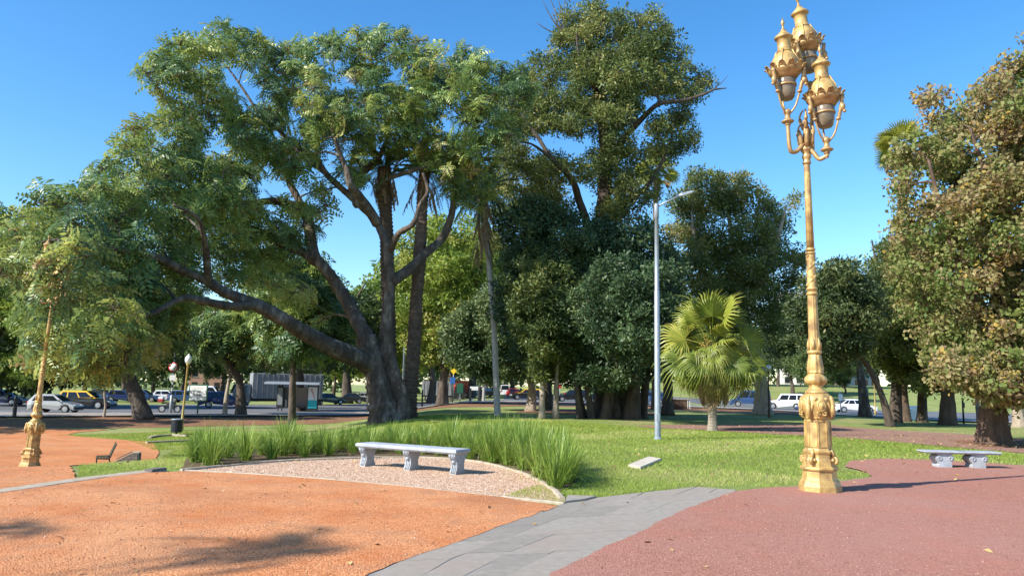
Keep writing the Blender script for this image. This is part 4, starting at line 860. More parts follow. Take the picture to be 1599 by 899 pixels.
def tall_fan_palm(label, u, v, d, hz, seed, nl=34):
    base = GD(u, d); top = P(u, v, d); root = thing('tall_fan_palm', label, 'palm', base); H = top.z - base.z; mb = MB(); mb.sm = True
    ringed_trunk(mb, [(0, 0, -.2), (0, 0, H * .5), (top.x - base.x, 0, H)], .32, .2, .25, 12, .2, .03); mb.obj('trunk', root, M['palm_bark']); rng = random.Random(seed)
    for i in range(nl):
        az = 2.4 * i; el = R(rng.uniform(-60, 80)); dead = el < -.75
        o = put('leaf' if not dead else 'dead_leaf', rng.choice(FAND if dead else FANS), root, Vector((top.x - base.x, 0, H + .1)))
        o.rotation_euler = orient((math.cos(az) * math.cos(el), math.sin(az) * math.cos(el), math.sin(el)), rng.uniform(-1, 1)); o.scale = (hz,) * 3
tall_fan_palm('tall fan palm peeping out left of the autumn tree', 1412, 238, 50, 1.15, 3)
tall_fan_palm('tall fan palm whose head shows behind the tall evergreen', 1024, 268, 66, 1.25, 4, 28)

# ================================================================== strap-leaved plants round the terrace
M['strap'] = leafmat('strap_leaf', [(0.0, (0.085, 0.16, 0.022)), (0.5, (0.205, 0.315, 0.048)), (0.85, (0.36, 0.455, 0.11)), (0.96, (0.46, 0.46, 0.18)), (1.0, (0.50, 0.38, 0.20))], .3, .38)
def strap_clump(seed, n=120, h=.95, wide=.5):
    rng = random.Random(seed); V, F, T = [], [], []
    for i in range(n):
        az = rng.uniform(0, 6.283); r0 = rng.uniform(0, .16); lean = abs(rng.gauss(0, 1)) * .36 + .05; kink = rng.random() < .12; l = h * rng.uniform(.65, 1.2); bend = rng.uniform(.25, 1.1) * lean * 1.8; w = rng.uniform(.007, .014); tv = min(1, max(0, rng.gauss(.45, .2)))
        p = np.array([math.cos(az) * r0, math.sin(az) * r0, 0]); th = lean; az2 = az + rng.uniform(-.5, .5); k0 = len(V); S = 6
        for s in range(S + 1):
            t = s / S; ww = w * (1 - t ** 2.2) + .001; sd = np.array([-math.sin(az2), math.cos(az2), 0]) * ww
            V += [p + sd, p - sd]; T += [tv] * 2
            p = p + np.array([math.cos(az2) * math.sin(th), math.sin(az2) * math.sin(th), math.cos(th)]) * l / S; th += bend / S * (1 + t) + (1.1 if kink and s == 3 else 0)
        for s in range(S):
            k = k0 + s * 2; F += [(k, k + 1, k + 3, k + 2)]
    return np_mesh('strap_plant', np.array(V), np.array(F), np.array(T), M['strap'])
SC = [strap_clump(300 + i, 165, 1.0, .5) for i in range(5)]
rng = random.Random(17)
def plant(x, y, s, label, group='strap leaved plants round the terrace'):
    o = put('strap_plant', SC[rng.randrange(5)], None, (x, y, zf(x, y) + .012)); o.rotation_euler = (rng.uniform(-.08, .08), rng.uniform(-.08, .08), rng.uniform(0, 6.28)); o.scale = (s, s, s * rng.uniform(.9, 1.08))
    return tag(o, label, 'plant', group)
LB = {'l': 'lush dark clump of arching strap leaves left of the long bench', 'm': 'sparse young clump of strap leaves between the two thick stands', 'c': 'clump of long strap leaves growing behind the long bench', 'r': 'tall clump of strap leaves right of the long bench beside the lawn'}
def band(us, vs, n, s0, s1, key, mind=.42):
    pts = []; tries = 0
    while len(pts) < n and tries < 4000:
        tries += 1; t = rng.random(); u = us[0] + (us[1] - us[0]) * t; lo = vs[0] + (vs[1] - vs[0]) * t; hi = vs[2] + (vs[3] - vs[2]) * t
        p = G(u, rng.uniform(hi, lo))
        if any((p - q).length < mind for q in pts): continue
        pts.append(p); plant(p.x, p.y, rng.uniform(s0, s1), LB[key])
band((300, 460), (727, 716, 712, 703), 16, .62, .82, 'l')
band((466, 560), (714, 709, 702, 698), 13, .48, .68, 'm', .42)
band((556, 700), (709, 711, 694, 692), 26, .52, .7, 'c')
band((690, 800), (712, 728, 693, 702), 20, .64, .84, 'c')
band((775, 885), (722, 757, 703, 728), 22, .72, .94, 'r')
for u, v, s in ((868, 762, .85), (886, 752, .8), (845, 748, .92), (330, 727, .85), (306, 722, .7)): 
    p = G(u, v); plant(p.x, p.y, s, LB['r'] if u > 700 else LB['l'])

# ================================================================== grass blades on the near lawn, fallen leaves
def grass_blades(polys, n, seed, hmin, hmax, w, fade, avoid=()):
    rs = np.random.default_rng(seed); pts = []
    for poly, k in polys:
        x0, x1 = min(p[0] for p in poly), max(p[0] for p in poly); y0, y1 = min(p[1] for p in poly), max(p[1] for p in poly); got = 0; 
        pa = np.array(poly)
        while got < k:
            X = rs.uniform(x0, x1, 20000); Y = y0 + (y1 - y0) * rs.random(20000) ** fade
            ins = np.zeros(20000, bool)
            for pl, sg in [(pa, True)]:
                j = len(pl) - 1
                for i in range(len(pl)):
                    xi, yi = pl[i]; xj, yj = pl[j]; cond = ((yi > Y) != (yj > Y)) & (X < (xj - xi) * (Y - yi) / (yj - yi + 1e-12) + xi); ins ^= cond; j = i
            for av in avoid:
                a = np.array(av); m = np.zeros(20000, bool); j = len(a) - 1
                for i in range(len(a)):
                    xi, yi = a[i]; xj, yj = a[j]; m ^= ((yi > Y) != (yj > Y)) & (X < (xj - xi) * (Y - yi) / (yj - yi + 1e-12) + xi); j = i
                ins &= ~m
            q = np.stack([X[ins], Y[ins]], 1); pts.append(q[:k - got]); got += len(q[:k - got])
    XY = np.concatenate(pts); n = len(XY); zz = np.array([zf(x, y) for x, y in XY])
    az = rs.uniform(0, 6.283, n); h = rs.uniform(hmin, hmax, n); dist = np.hypot(XY[:, 0], XY[:, 1]); ww = w * np.maximum(1, dist / 16)
    clump = 0.5 + 0.5 * np.sin(XY[:, 0] * 1.7 + np.sin(XY[:, 1] * 2.3)) * np.sin(XY[:, 1] * 1.3 + np.cos(XY[:, 0] * 1.9)); h *= .7 + .5 * clump
    b = np.stack([XY[:, 0], XY[:, 1], zz], 1); sd = np.stack([np.cos(az), np.sin(az), 0 * az], 1) * ww[:, None] / 2
    ln = np.stack([np.cos(az + 1.57 + rs.normal(0, .5, n)), np.sin(az + 1.57), 0 * az], 1) * (h * rs.uniform(.4, 1.5, n))[:, None]
    tip = b + ln + np.stack([0 * h, 0 * h, h], 1)
    V = np.stack([b - sd, b + sd, tip], 1).reshape(-1, 3); F = np.arange(n * 3).reshape(-1, 3); dry = np.sin(XY[:, 0] * .55 + 1.7 * np.sin(XY[:, 1] * .31 + 1)) * np.sin(XY[:, 1] * .47 + 1.3 * np.cos(XY[:, 0] * .29)); dry = np.clip((dry - .25) * 1.4, 0, .55)
    T = np.repeat(np.clip(.38 + .25 * (clump - .5) + dry * rs.uniform(.2, 1.1, n) + rs.normal(0, .2, n), 0, 1), 3)
    return np_mesh('grass', V, F, T, M['grass'])
M['grass'] = leafmat('grass_blade', [(0.0, (0.19, 0.26, 0.035)), (0.5, (0.31, 0.40, 0.07)), (0.85, (0.42, 0.49, 0.12)), (1.0, (0.56, 0.48, 0.22))], .4, .6)
LAWN = gx((884, 776), (932, 777), (1006, 768), (1089, 759), (1200, 760), (1262, 754), (1318, 749), (1358, 743), (1345, 738), (1312, 731), (1325, 721), (1380, 716), (1450, 718), (1520, 721), (1600, 726), (1660, 728)) + gx((1640, 714), (1500, 700), (1420, 693), (1330, 685), (1260, 681), (1180, 677), (1100, 672), (1030, 669)) + [(-1, 46), (-12, 44), (-16, 38), (-14.0, 31.0), (-12.4, 26.5), (-10.7, 21.5), (-9.4, 17.2)] + gx((122, 748), (215, 734), (280, 733), (330, 728), (420, 719))
avoidL = [BED, TERR]
tag(put('grass', grass_blades([(LAWN, 205000), ([(-25.5, 44.0), (-20.0, 41.2), (-16.3, 36.0), (-14, 40), (-13.5, 47), (-20, 47.5)], 30000)], 0, 5, .03, .075, .011, 1.45, avoidL)), 'short mown grass blades of the near lawn', kind='stuff')
tuft = grass_blades([(gx((785, 776), (832, 759), (848, 757), (868, 771), (878, 785)), 2600)], 0, 6, .02, .05, .01, 1.0)
tag(put('grass_patch', tuft), 'thin grass growing in the gravel tip', kind='stuff')
# fallen leaves
rs = np.random.default_rng(8)
def fallen(name, label, spots, mat, L=.085):
    n = len(spots); b = np.array(spots); az = rs.uniform(0, 6.283, n); d = np.stack([np.cos(az), np.sin(az), rs.uniform(-.1, .35, n)], 1); up = unit(rs.normal(size=(n, 3)) * .35 + np.array([0, 0, 1.0]))
    Ls = L * rs.uniform(.6, 1.4, n); V, F = leaf_quads(b, unit(d), up, Ls, Ls * .6, rs); T = np.repeat(rs.random(n), 4)
    return tag(put(name, np_mesh(name, V, F, T, mat)), label, kind='stuff')
M['dry_leaf'] = leafmat('dry_leaf', [(0.0, (0.16, 0.085, 0.04)), (0.5, (0.36, 0.22, 0.10)), (1.0, (0.55, 0.40, 0.16))], .1, .8)
sp = []
while len(sp) < 1300:
    x, y = rs.uniform(-9, 26), rs.uniform(6, 40)
    if rs.random() < (.16 if y < 16 else .6) and abs(x) < y * .72: sp.append((x, y, zf(x, y) + .03))
for _ in range(500):
    a, r_ = rs.uniform(0, 6.28), rs.normal(0, 3.2); x, y = baseH.x + math.cos(a) * r_ * 1.4, baseH.y + math.sin(a) * r_ - .5; sp.append((x, y, zf(x, y) + .03))
fallen('fallen_leaves', 'dry leaves scattered over lawn and paths', sp, M['dry_leaf'])

# small stones and crumbs lying on the grit
rs = np.random.default_rng(31)
def crumbs(name, label, poly, n, mat, lo, hi, lift, fade):
    pa = np.array(poly); got = []; x0, x1, y0, y1 = pa[:, 0].min(), pa[:, 0].max(), pa[:, 1].min(), pa[:, 1].max()
    while len(got) < n:
        y = max(y0, 4.5) + (min(y1, 26) - max(y0, 4.5)) * rs.random() ** fade; x = rs.uniform(max(x0, -y * .75), min(x1, y * .75))
        if inside(poly, x, y): got.append((x, y))
    V, F, T = [], [], []; O = np.array([(1, 0, 0), (-.5, .87, 0), (-.5, -.87, 0), (.2, .1, .8), (0, 0, -.4)]); FF = [(0, 1, 3), (1, 2, 3), (2, 0, 3), (1, 0, 4), (2, 1, 4), (0, 2, 4)]
    for x, y in got:
        a = rs.uniform(0, 6.28); c, s_ = math.cos(a), math.sin(a); r = rs.uniform(lo, hi) * (1 + .8 * (rs.random() ** 6)); k = len(V); q = O * r * rs.uniform(.7, 1.3, (5, 3)); V += [(x + c * p[0] - s_ * p[1], y + s_ * p[0] + c * p[1], zf(x, y) + lift + p[2]) for p in q]; F += [(k + i, k + j, k + l) for i, j, l in FF]; T += [rs.random()] * 5
    tag(put(name, np_mesh(name, np.array(V), np.array(F), np.array(T), mat)), label, kind='stuff')
M['crumb_orange'] = leafmat('crumb_orange', [(0.0, (0.16, 0.07, 0.035)), (0.4, (0.42, 0.17, 0.075)), (0.8, (0.66, 0.35, 0.19)), (1.0, (0.62, 0.50, 0.38))], 0.0, .95)
M['crumb_red'] = leafmat('crumb_red', [(0.0, (0.10, 0.05, 0.045)), (0.4, (0.30, 0.14, 0.11)), (0.8, (0.48, 0.28, 0.23)), (1.0, (0.58, 0.48, 0.42))], 0.0, .95)
M['crumb_pink'] = leafmat('crumb_pink', [(0.0, (0.18, 0.11, 0.07)), (0.4, (0.48, 0.31, 0.21)), (0.8, (0.72, 0.55, 0.42)), (1.0, (0.8, 0.72, 0.62))], 0.0, .9)
crumbs('orange_crumbs', 'small stones on the orange grit', ORANGE, 8000, M['crumb_orange'], .004, .010, .026, 1.3)
crumbs('red_crumbs', 'small stones on the red clay', CLAY, 4000, M['crumb_red'], .004, .008, .029, 1.3)
crumbs('pink_pebbles', 'pebbles of the terrace', TERR, 14000, M['crumb_pink'], .005, .012, .013, 1.0)
# ================================================================== gilded lamp posts
M['gold'] = noisy('gold_paint', [(0.25, (0.35, 0.205, 0.06)), (0.5, (0.58, 0.385, 0.135)), (0.8, (0.70, 0.50, 0.21))], 6.0, .46, .45, 30, metal=.25, dist=.008, big=(5.5, (0.22, 0.12, 0.055), .8))
M['gold_old'] = noisy('gold_paint_weathered', [(0.25, (0.21, 0.115, 0.055)), (0.5, (0.42, 0.26, 0.11)), (0.8, (0.58, 0.39, 0.18))], 9.0, .42, .3, 40, metal=.3, dist=.006)
M['lamp_glass'] = noisy('lamp_glass', [(0.3, (0.11, 0.08, 0.05)), (0.7, (0.24, 0.19, 0.14))], 6, .2, .1, 12)
def ornate_lamp(label, loc, lean, s=1.0, group='gilded three armed lamp posts'):
    root = thing('gilded_lamp_post', label, 'lamp post', loc, 0, group)
    g, go = M['gold'], M['gold_old']
    d0 = 13.05
    def zt(py): return 1.7 + d0 * math.tan(PITCH + math.atan((H_PX / 2 - (py - 9.4)) / F_PX))
    def rt(px, py):
        z = zt(py); slant = d0 * math.cos(PITCH) + (z - 1.7) * math.sin(PITCH); return px * slant / F_PX / 2
    def prof(*a): return [(max(zt(y), 0.0) if y < 776 else 0.0, rt(w, y)) for y, w in a]
    C8 = 1 / math.cos(math.pi / 8); r8 = math.pi / 8
    def oct8(name, p, par=root, mat=g, n=8):
        m = MB(); m.lathe([(z, r * C8) for z, r in p], n, rot=r8); return m.obj(name, par, mat)
    oct8('plinth', prof((777, 62), (764, 61), (762.5, 60), (757, 57), (753, 51), (750, 49.5), (738.5, 48), (738, 53), (735.5, 55), (733, 54), (731, 47)))
    oct8('lower_pedestal', prof((731, 47), (722, 46), (718, 43), (713, 42), (709, 45), (707, 45), (705.5, 40.5)))
    ped = oct8('pedestal', prof((705.5, 40.5), (703, 38), (656, 36.5), (654, 40), (652, 40)))
    z0, z1 = zt(701), zt(658); rA, rB = rt(38, 701), rt(36.6, 658)
    for k in range(8):                                              # raised frame of each face, panel left recessed
        a = r8 + math.pi / 8 + k * math.pi / 4; Rm = Matrix.Rotation(a, 3, 'Z'); m = MB(); hw0 = rA * math.tan(math.pi / 8) * .97; fr = .022
        def face(y, z, out): rr = rA + (rB - rA) * (z - z0) / (z1 - z0); return Rm @ Vector((rr + out, y, z))
        for (ya, yb, za, zb) in ((-hw0, -hw0 + fr, z0, z1), (hw0 - fr, hw0, z0, z1), (-hw0 + fr, hw0 - fr, z0, z0 + fr), (-hw0 + fr, hw0 - fr, z1 - fr, z1)):
            m.loft([[face(ya, za, -.004), face(yb, za, -.004), face(yb, zb, -.004), face(ya, zb, -.004)], [face(ya + .004, za + .004, .012), face(yb - .004, za + .004, .012), face(yb - .004, zb - .004, .012), face(ya + .004, zb - .004, .012)]])
        m.obj('panel_frame', root, g)
    for k in range(4):                                              # scroll feet at alternate corners
        a = r8 + k * math.pi / 2 + math.pi / 4 * 1 - math.pi / 8 * 2; Rm = Matrix.Rotation(a + r8, 3, 'Z'); m = MB(); m.sm = True
        zz = zt(729); rr = rt(47, 729); pts = []; rad = []
        for i in range(22):
            t = i / 21; th = -1.2 + t * 7.2; q = .062 * (1 - .72 * t); pts.append(Rm @ Vector((rr + .012 + q * math.cos(th), 0, zz + .085 + q * math.sin(th)))); rad.append(.034 * (1 - .55 * t))
        m.tube(pts, rad, 8)
        m.tube([Rm @ Vector((rr + .02, 0, zz + .14)), Rm @ Vector((rr - .03, 0, zz + .24)), Rm @ Vector((rt(40, 706) - .005, 0, zt(704)))], [.036, .03, .018], 8)
        for sg in (-1, 1): m.sphere(Rm @ Vector((rr + .01, sg * .035, zz + .08)), .035, 8, 6)
        m.obj('scroll_bracket', root, g)
    # bulging collar with cartouches and swags
    m = MB(); m.sm = True
    def gad(a, z): return 1 + .035 * math.cos(8 * a)
    m.lathe(prof((656, 38), (650, 42), (640, 47.5), (628, 50), (620, 47), (616, 40), (614.5, 37)), 48, mod=gad); collar = m.obj('collar', root, g)
    for k in range(4):
        a = R(-95) + k * math.pi / 2; Rm = Matrix.Rotation(a, 3, 'Z'); m = MB(); m.sm = True; zc = zt(634); rr = rt(49, 634)
        m.sphere(Rm @ Vector((rr - .012, 0, zc)), .085, 14, 10, (1, 1, 1)) if False else None
        rings = []
        for i, (q, o) in enumerate(((1.0, -.03), (1.0, .012), (.82, .028), (.72, .018), (.55, .030), (.25, .040))):
            rings.append([Rm @ Vector((rr + o - .03 * abs(math.sin(t)) ** 2 * 0, .075 * q * math.cos(t), zc + .115 * q * math.sin(t))) for t in [2 * math.pi * j / 18 for j in range(18)]])
        m.loft(rings)
        for sg in (-1, 1):
            pts = [Rm @ Vector((rr - .02 - .05 * t, sg * (.06 + .11 * t), zc + .11 - .27 * t + .10 * math.sin(t * 3.1))) for t in [i / 9 for i in range(10)]]
            m.tube(pts, [.022 + .014 * math.sin(i * .7) ** 2 for i in range(10)], 7)
            pts = [Rm @ Vector((rr + .0 + .01 * math.cos(t * 6), sg * (.05 + .028 * math.cos(t * 6.0)), zc - .135 + .028 * math.sin(t * 6.0))) for t in [i / 10 for i in range(11)]]
            m.tube(pts, [.017] * 11, 6)
        m.tube([Rm @ Vector((rr + .012, 0, zc - .04 )), Rm @ Vector((rr + .05, 0, zc + .0)), Rm @ Vector((rr + .012, 0, zc + .05))], [.012, .016, .012], 6)
        m.obj('cartouche', collar, g)
        b2 = a + math.pi / 4; R2 = Matrix.Rotation(b2, 3, 'Z'); m = MB(); m.sm = True
        pts = [R2 @ Vector((rt(46, 634) + .035 * math.sin(t * 3.14) + .012, 0, zt(655) + (zt(618) - zt(655)) * t)) for t in [i / 9 for i in range(10)]]
        m.tube(pts, [.02, .034, .045, .05, .046, .04, .034, .04, .036, .02], 8)
        m.obj('acanthus_leaf', collar, g)
    m = MB(); m.sm = True; m.lathe(prof((614.5, 35), (611, 34), (609, 29), (606, 22), (603, 21), (601, 25)), 32); m.obj('neck', root, g)
    m = MB(); m.sm = True; m.lathe(prof((601, 25), (597, 33), (592, 36), (588, 33), (584, 25), (582, 24)), 60, mod=lambda a, z: 1 + .05 * abs(math.cos(6 * a)) - .03); m.obj('gadrooned_bulb', root, g)
    m = MB(); m.sm = True; m.lathe(prof((582, 24), (580.5, 27), (579, 24), (575, 26.5), (566, 24), (556, 20.5), (550, 18.5)), 60, mod=lambda a, z: 1 + .045 * math.cos(10 * a)); m.obj('vase', root, g)
    def ringp(*ys, w):
        m = MB(); m.sm = True; a, b = ys; md = (a + b) / 2; m.lathe(prof((a + .6, w * .82), (a, w), (md, w * 1.05), (b, w), (b - .6, w * .82)), 28); m.obj('moulded_ring', root, g)
    ringp(549.5, 544.5, w=22)
    m = MB(); m.sm = True; m.lathe(prof((545, 18), (542, 17.4), (500, 16.2), (456, 14.8), (453, 14.8)), 72, mod=lambda a, z: 1 - .06 * max(0, math.cos(12 * a))); m.obj('fluted_shaft', root, g)
    for k in range(6):                                              # leaves clasping the foot of the fluting
        a = k * math.pi / 3; Rm = Matrix.Rotation(a, 3, 'Z'); m = MB(); m.sm = True
        m.tube([Rm @ Vector((rt(17.6, 543), 0, zt(543))), Rm @ Vector((rt(17, 534) + .014, 0, zt(534))), Rm @ Vector((rt(16.6, 526) + .004, 0, zt(524)))], [.034, .026, .004], 7); m.obj('acanthus_leaf', root, g)
    ringp(454.5, 450, w=17); ringp(446, 442.5, w=16.5)
    m = MB(); m.sm = True; m.lathe(prof((451, 14.5), (443, 14), (390, 12.6), (386, 12.6)), 28)
    for hnd in (1, -1):
        for ph in (0, math.pi):
            pts = [Vector((math.cos(hnd * t * 7 + ph) * (rt(13.9 - 1.1 * t, 440 - 50 * t) + .002), math.sin(hnd * t * 7 + ph) * (rt(13.9 - 1.1 * t, 440 - 50 * t) + .002), zt(440 - 50 * t))) for t in [i / 24 for i in range(25)]]
            m.tube(pts, [.011 + .006 * math.sin(i * 1.9) for i in range(25)], 6)
    m.obj('garland_shaft', root, g)
    ringp(388, 385, w=15.5); ringp(382.5, 379, w=15)
    m = MB(); m.sm = True; m.lathe(prof((381, 12.4), (300, 11), (243, 9.6), (240, 9.6)), 60, mod=lambda a, z: 1 - .05 * max(0, math.cos(10 * a))); m.obj('upper_shaft', root, g)
    m = MB(); m.sm = True; m.lathe(prof((243, 10), (241, 13.5), (239, 13.5), (237.5, 11), (234, 11.5), (231, 15), (228.5, 14), (225, 11), (221, 17), (218, 18.5), (215, 15), (210, 9), (190, 7.5), (172, 8.5), (170, 5)), 28); m.obj('capital', root, go)
    # hub leaves
    for k in range(6):
        a = k * math.pi / 3 + .3; Rm = Matrix.Rotation(a, 3, 'Z'); m = MB(); m.sm = True
        m.tube([Rm @ Vector((.07, 0, zt(216))), Rm @ Vector((.11, 0, zt(207))), Rm @ Vector((.125, 0, zt(196))), Rm @ Vector((.16, 0, zt(189))), Rm @ Vector((.15, 0, zt(193)))], [.03, .045, .04, .026, .01], 7); m.obj('acanthus_leaf', root, go)
    for k in range(5):                                              # scrolls climbing the stem between the lanterns
        a = k * 2 * math.pi / 5 + .7; Rm = Matrix.Rotation(a, 3, 'Z'); m = MB(); m.sm = True; zb_ = zt(206 - (k % 2) * 22)
        pts = [Rm @ Vector((.05 + .075 * math.sin(t * 3.0) + .03 * math.cos(t * 9) * t, 0, zb_ + .34 * t + .03 * math.sin(t * 9) * t)) for t in [i / 16 for i in range(17)]]
        m.tube(pts, [.030 - .016 * i / 16 for i in range(17)], 7); m.sphere(Rm @ Vector((.125, 0, zb_ + .17)), .035, 8, 6, (1, 1, 1.6)); m.obj('stem_scroll', root, go)
    def Rtilt(tx, ty): return Matrix.Rotation(tx, 3, 'X') @ Matrix.Rotation(ty, 3, 'Y')
    def lantern(x, y, zb, tilt, hubz, rot):
        """zb: underside of the glass; arm hooks down from the hub and up to a knob below it"""
        T = Matrix.Rotation(tilt, 3, 'Y') @ Matrix.Diagonal((.82, .82, 1.10)); o = Vector((x, y, zb)); az = math.atan2(y, x)
        kz = zb - .42; arm = thing('arm', None, None); arm.parent = root; m = MB(); m.sm = True
        bpy.data.objects.remove(arm); u = Vector((math.cos(az), math.sin(az), 0)); h = Vector((0, 0, hubz)) + u * .06; rr = math.hypot(x, y)
        lowz = min(hubz, kz) - .13
        pts = spline([tuple(h + Vector((0, 0, .04))), tuple(u * (.06 + (rr - .06) * .25) + Vector((0, 0, hubz - .05))), tuple(u * (rr * .62) + Vector((0, 0, lowz))), tuple(u * (rr * .93) + Vector((0, 0, lowz + .03))), tuple(Vector((x, y, kz - .10))), tuple(Vector((x, y, kz)))], 4)
        m.tube(pts, [.042 - .008 * i / (len(pts) - 1) for i in range(len(pts))], 10); arm = m.obj('arm', root, go)
        m = MB(); m.sm = True; m.lathe([(-.06, .04), (-.045, .055), (-.02, .05), (-.01, .045), (0, .095), (.02, .115), (.035, .10), (.06, .06), (.12, .045), (.16, .055), (.19, .075), (.23, .06), (.26, .02)], 20, c=(x, y, kz)); m.obj('knob', arm, go)
        m = MB(); m.sm = True
        for sg in range(3):                                         # three yoke arms holding the lantern
            a = rot + sg * 2 * math.pi / 3; v = Vector((math.cos(a), math.sin(a), 0))
            q = [o + Vector((0, 0, -.25)) + v * .05, o + Vector((0, 0, -.12)) + v * .15, o + T @ Vector((0, 0, .12)) + v * .23, o + T @ Vector((0, 0, .30)) + v * .285, o + T @ Vector((0, 0, .50)) + v * .33]
            sp = spline([tuple(w) for w in q], 3); m.tube(sp, [.018 + .016 * (i > 6) for i in range(len(sp))], 8)
            m.lathe([(-.03, .02), (-.015, .045), (.015, .045), (.03, .02)], 10, c=tuple(q[2])); m.sphere(q[3] + v * .03, .05, 8, 6, (1, 1, 1.5)); m.sphere(q[3] + v * .06 + Vector((0, 0, -.08)), .032, 8, 6)
            pts = [q[4] + v * .02 * math.cos(t * 5) + Vector((0, 0, -.06 + .04 * math.sin(t * 5))) for t in [i / 8 for i in range(9)]]; m.tube(pts, .016, 6)
        m.obj('yoke', arm, go)
        lan = MB(); lan.sm = True
        lan.lathe([(.47, .29), (.50, .30), (.58, .302), (.65, .292), (.72, .262), (.78, .215), (.82, .165), (.83, .155)], 32, M=T, c=tuple(o)); la = lan.obj('lantern_dome', root, g)
        m = MB(); m.sm = True; m.lathe([(0, .06), (.01, .12), (.05, .165), (.12, .19), (.24, .205), (.47, .235)], 28, M=T, c=tuple(o)); m.obj('glass_bowl', la, M['lamp_glass'])
        m = MB(); m.sm = True; m.lathe([(.235, .203), (.23, .222), (.265, .226), (.27, .206)], 28, M=T, c=tuple(o)); m.obj('glass_band', la, go)
        m = MB(); m.sm = True
        m.lathe([(.36, .232), (.40, .268), (.44, .315), (.475, .36), (.505, .372), (.52, .355), (.53, .30), (.50, .25)], 36, M=T, c=tuple(o)); m.obj('rim', la, go)
        for k in range(12):                                         # crest of curled leaves round the rim
            a = 2 * math.pi * k / 12; v = Vector((math.cos(a), math.sin(a), 0)); t = Vector((-math.sin(a), math.cos(a), 0)); m = MB(); m.sm = True; rings = []
            for (dz, rr_, wd, th) in ((.49, .352, .085, .022), (.53, .375, .092, .022), (.565, .402, .078, .02), (.585, .432, .05, .016), (.578, .455, .016, .008)):
                rings.append([o + T @ (v * (rr_ + th * math.cos(q) * .6) + t * wd * math.sin(q) + Vector((0, 0, dz + .012 * math.cos(2 * q)))) for q in [2 * math.pi * j / 10 for j in range(10)]])
            m.loft(rings); m.obj('crest_leaf', la, go)
        m = MB(); m.sm = True; m.lathe([(.825, .165), (.84, .172), (.855, .160), (.86, .150), (.95, .142), (1.05, .150), (1.06, .165), (1.075, .195), (1.095, .204), (1.11, .19), (1.15, .13), (1.20, .07), (1.215, .05)], 28, M=T, c=tuple(o)); m.obj('chimney', la, g)
        m = MB(); m.sm = True; m.lathe([(1.21, .055), (1.225, .062), (1.24, .04), (1.27, .024), (1.31, .022), (1.335, .04), (1.36, .045), (1.375, .025), (1.39, .034), (1.40, .02), (1.45, .006)], 16, M=T, c=tuple(o)); m.obj('finial', la, go)
        for k in range(4):
            a = rot + .5 + k * math.pi / 2; v = Vector((math.cos(a), math.sin(a), 0)); m = MB(); m.sm = True; m.tube([o + T @ (v * .305 + Vector((0, 0, .56))), o + T @ (v * .277 + Vector((0, 0, .70))), o + T @ (v * .205 + Vector((0, 0, .80))), o + T @ (v * .17 + Vector((0, 0, .86)))], [.014, .014, .014, .02], 6); m.obj('rib', la, g)
    lantern(-.365, -.12, zt(153) + .12, R(-1), zt(213), R(-150))
    lantern(.27, .36, zt(115) + .40, R(-7), zt(200), R(-140))
    lantern(.285, -.22, zt(190) - .0, R(-2), zt(222), R(-160))
    for ch in root.children_recursive: pass
    root.rotation_euler = (0, lean, 0); root.scale = (s, s, s)
    return root
pL = G(1293, 772); pL.y += .33
lampR = ornate_lamp('tall gilded three armed lamp post at the right beside the red path', (pL.x, pL.y, 0.0), R(-.55))
def dup_deep(o, parent=None):
    c = o.copy(); COL.objects.link(c); c.parent = parent
    for ch in list(o.children): dup_deep(ch, c)
    return c
lampL = dup_deep(lampR); b = GD(46, 24.0); lampL.location = b - Vector((0, 0, .03)); lampL.rotation_euler = (0, R(2.4), R(35)); lampL.rotation_euler = (R(.0), R(2.4), 0); lampL.scale = (.84,) * 3
lampL['label'] = 'gilded lamp post leaning right on the orange plaza, its lanterns hidden by leaves'

# ================================================================== silver street lamp
M['silver'] = noisy('galvanised_paint', [(0.3, (0.24, 0.28, 0.32)), (0.7, (0.33, 0.37, 0.41))], 4, .45, .1, 30, metal=.25)
M['dark_metal'] = plain('dark_metal', (.035, .037, .04), .5, .3)
M['lens'] = plain('lamp_lens', (.75, .75, .72), .3)
b = G(1027, 686); top = P(1027, 318, b.y)
sl = thing('street_lamp', 'slim silver street lamp with a single short arm standing on the lawn', 'street lamp', b); H = top.z - b.z
mb = MB(); mb.sm = True; mb.lathe([(-.1, .105), (.02, .105), (H * .62, .095), (H * .622, .082), (H - .55, .07), (H - .54, .085), (H - .05, .085), (H, .06)], 20); mb.obj('pole', sl, M['silver'])
mb = MB(); mb.sm = True; mb.lathe([(0, .16), (.02, .16), (.03, .12), (.10, .112)], 20); mb.obj('foot_flange', sl, M['silver'])
pe = P(1062, 305, b.y) - b; mb = MB(); mb.sm = True; mb.tube([(0, 0, H - .12), tuple(Vector((0, 0, H - .12)).lerp(pe, .5)), tuple(pe)], [.035, .032, .03], 10); arm = mb.obj('arm', sl, M['silver'])
pt = P(1082, 299, b.y) - b; dv = (pt - pe).normalized(); hd = MB()
ex = Vector((dv.x, dv.y, dv.z)); ez = Vector((0, 0, 1)); ey = ez.cross(ex).normalized(); ez = ex.cross(ey)
def hp(x, y, z): return pe + ex * x + ey * y + ez * z
hd.loft([[hp(-.06, -.07, -.03), hp(-.06, .07, -.03), hp(-.06, .07, .03), hp(-.06, -.07, .03)], [hp(.05, -.13, -.05), hp(.05, .13, -.05), hp(.05, .10, .055), hp(.05, -.10, .055)], [hp(.42, -.14, -.045), hp(.42, .14, -.045), hp(.42, .10, .03), hp(.42, -.10, .03)], [hp(.52, -.08, -.03), hp(.52, .08, -.03), hp(.52, .05, .0), hp(.52, -.05, .0)]])
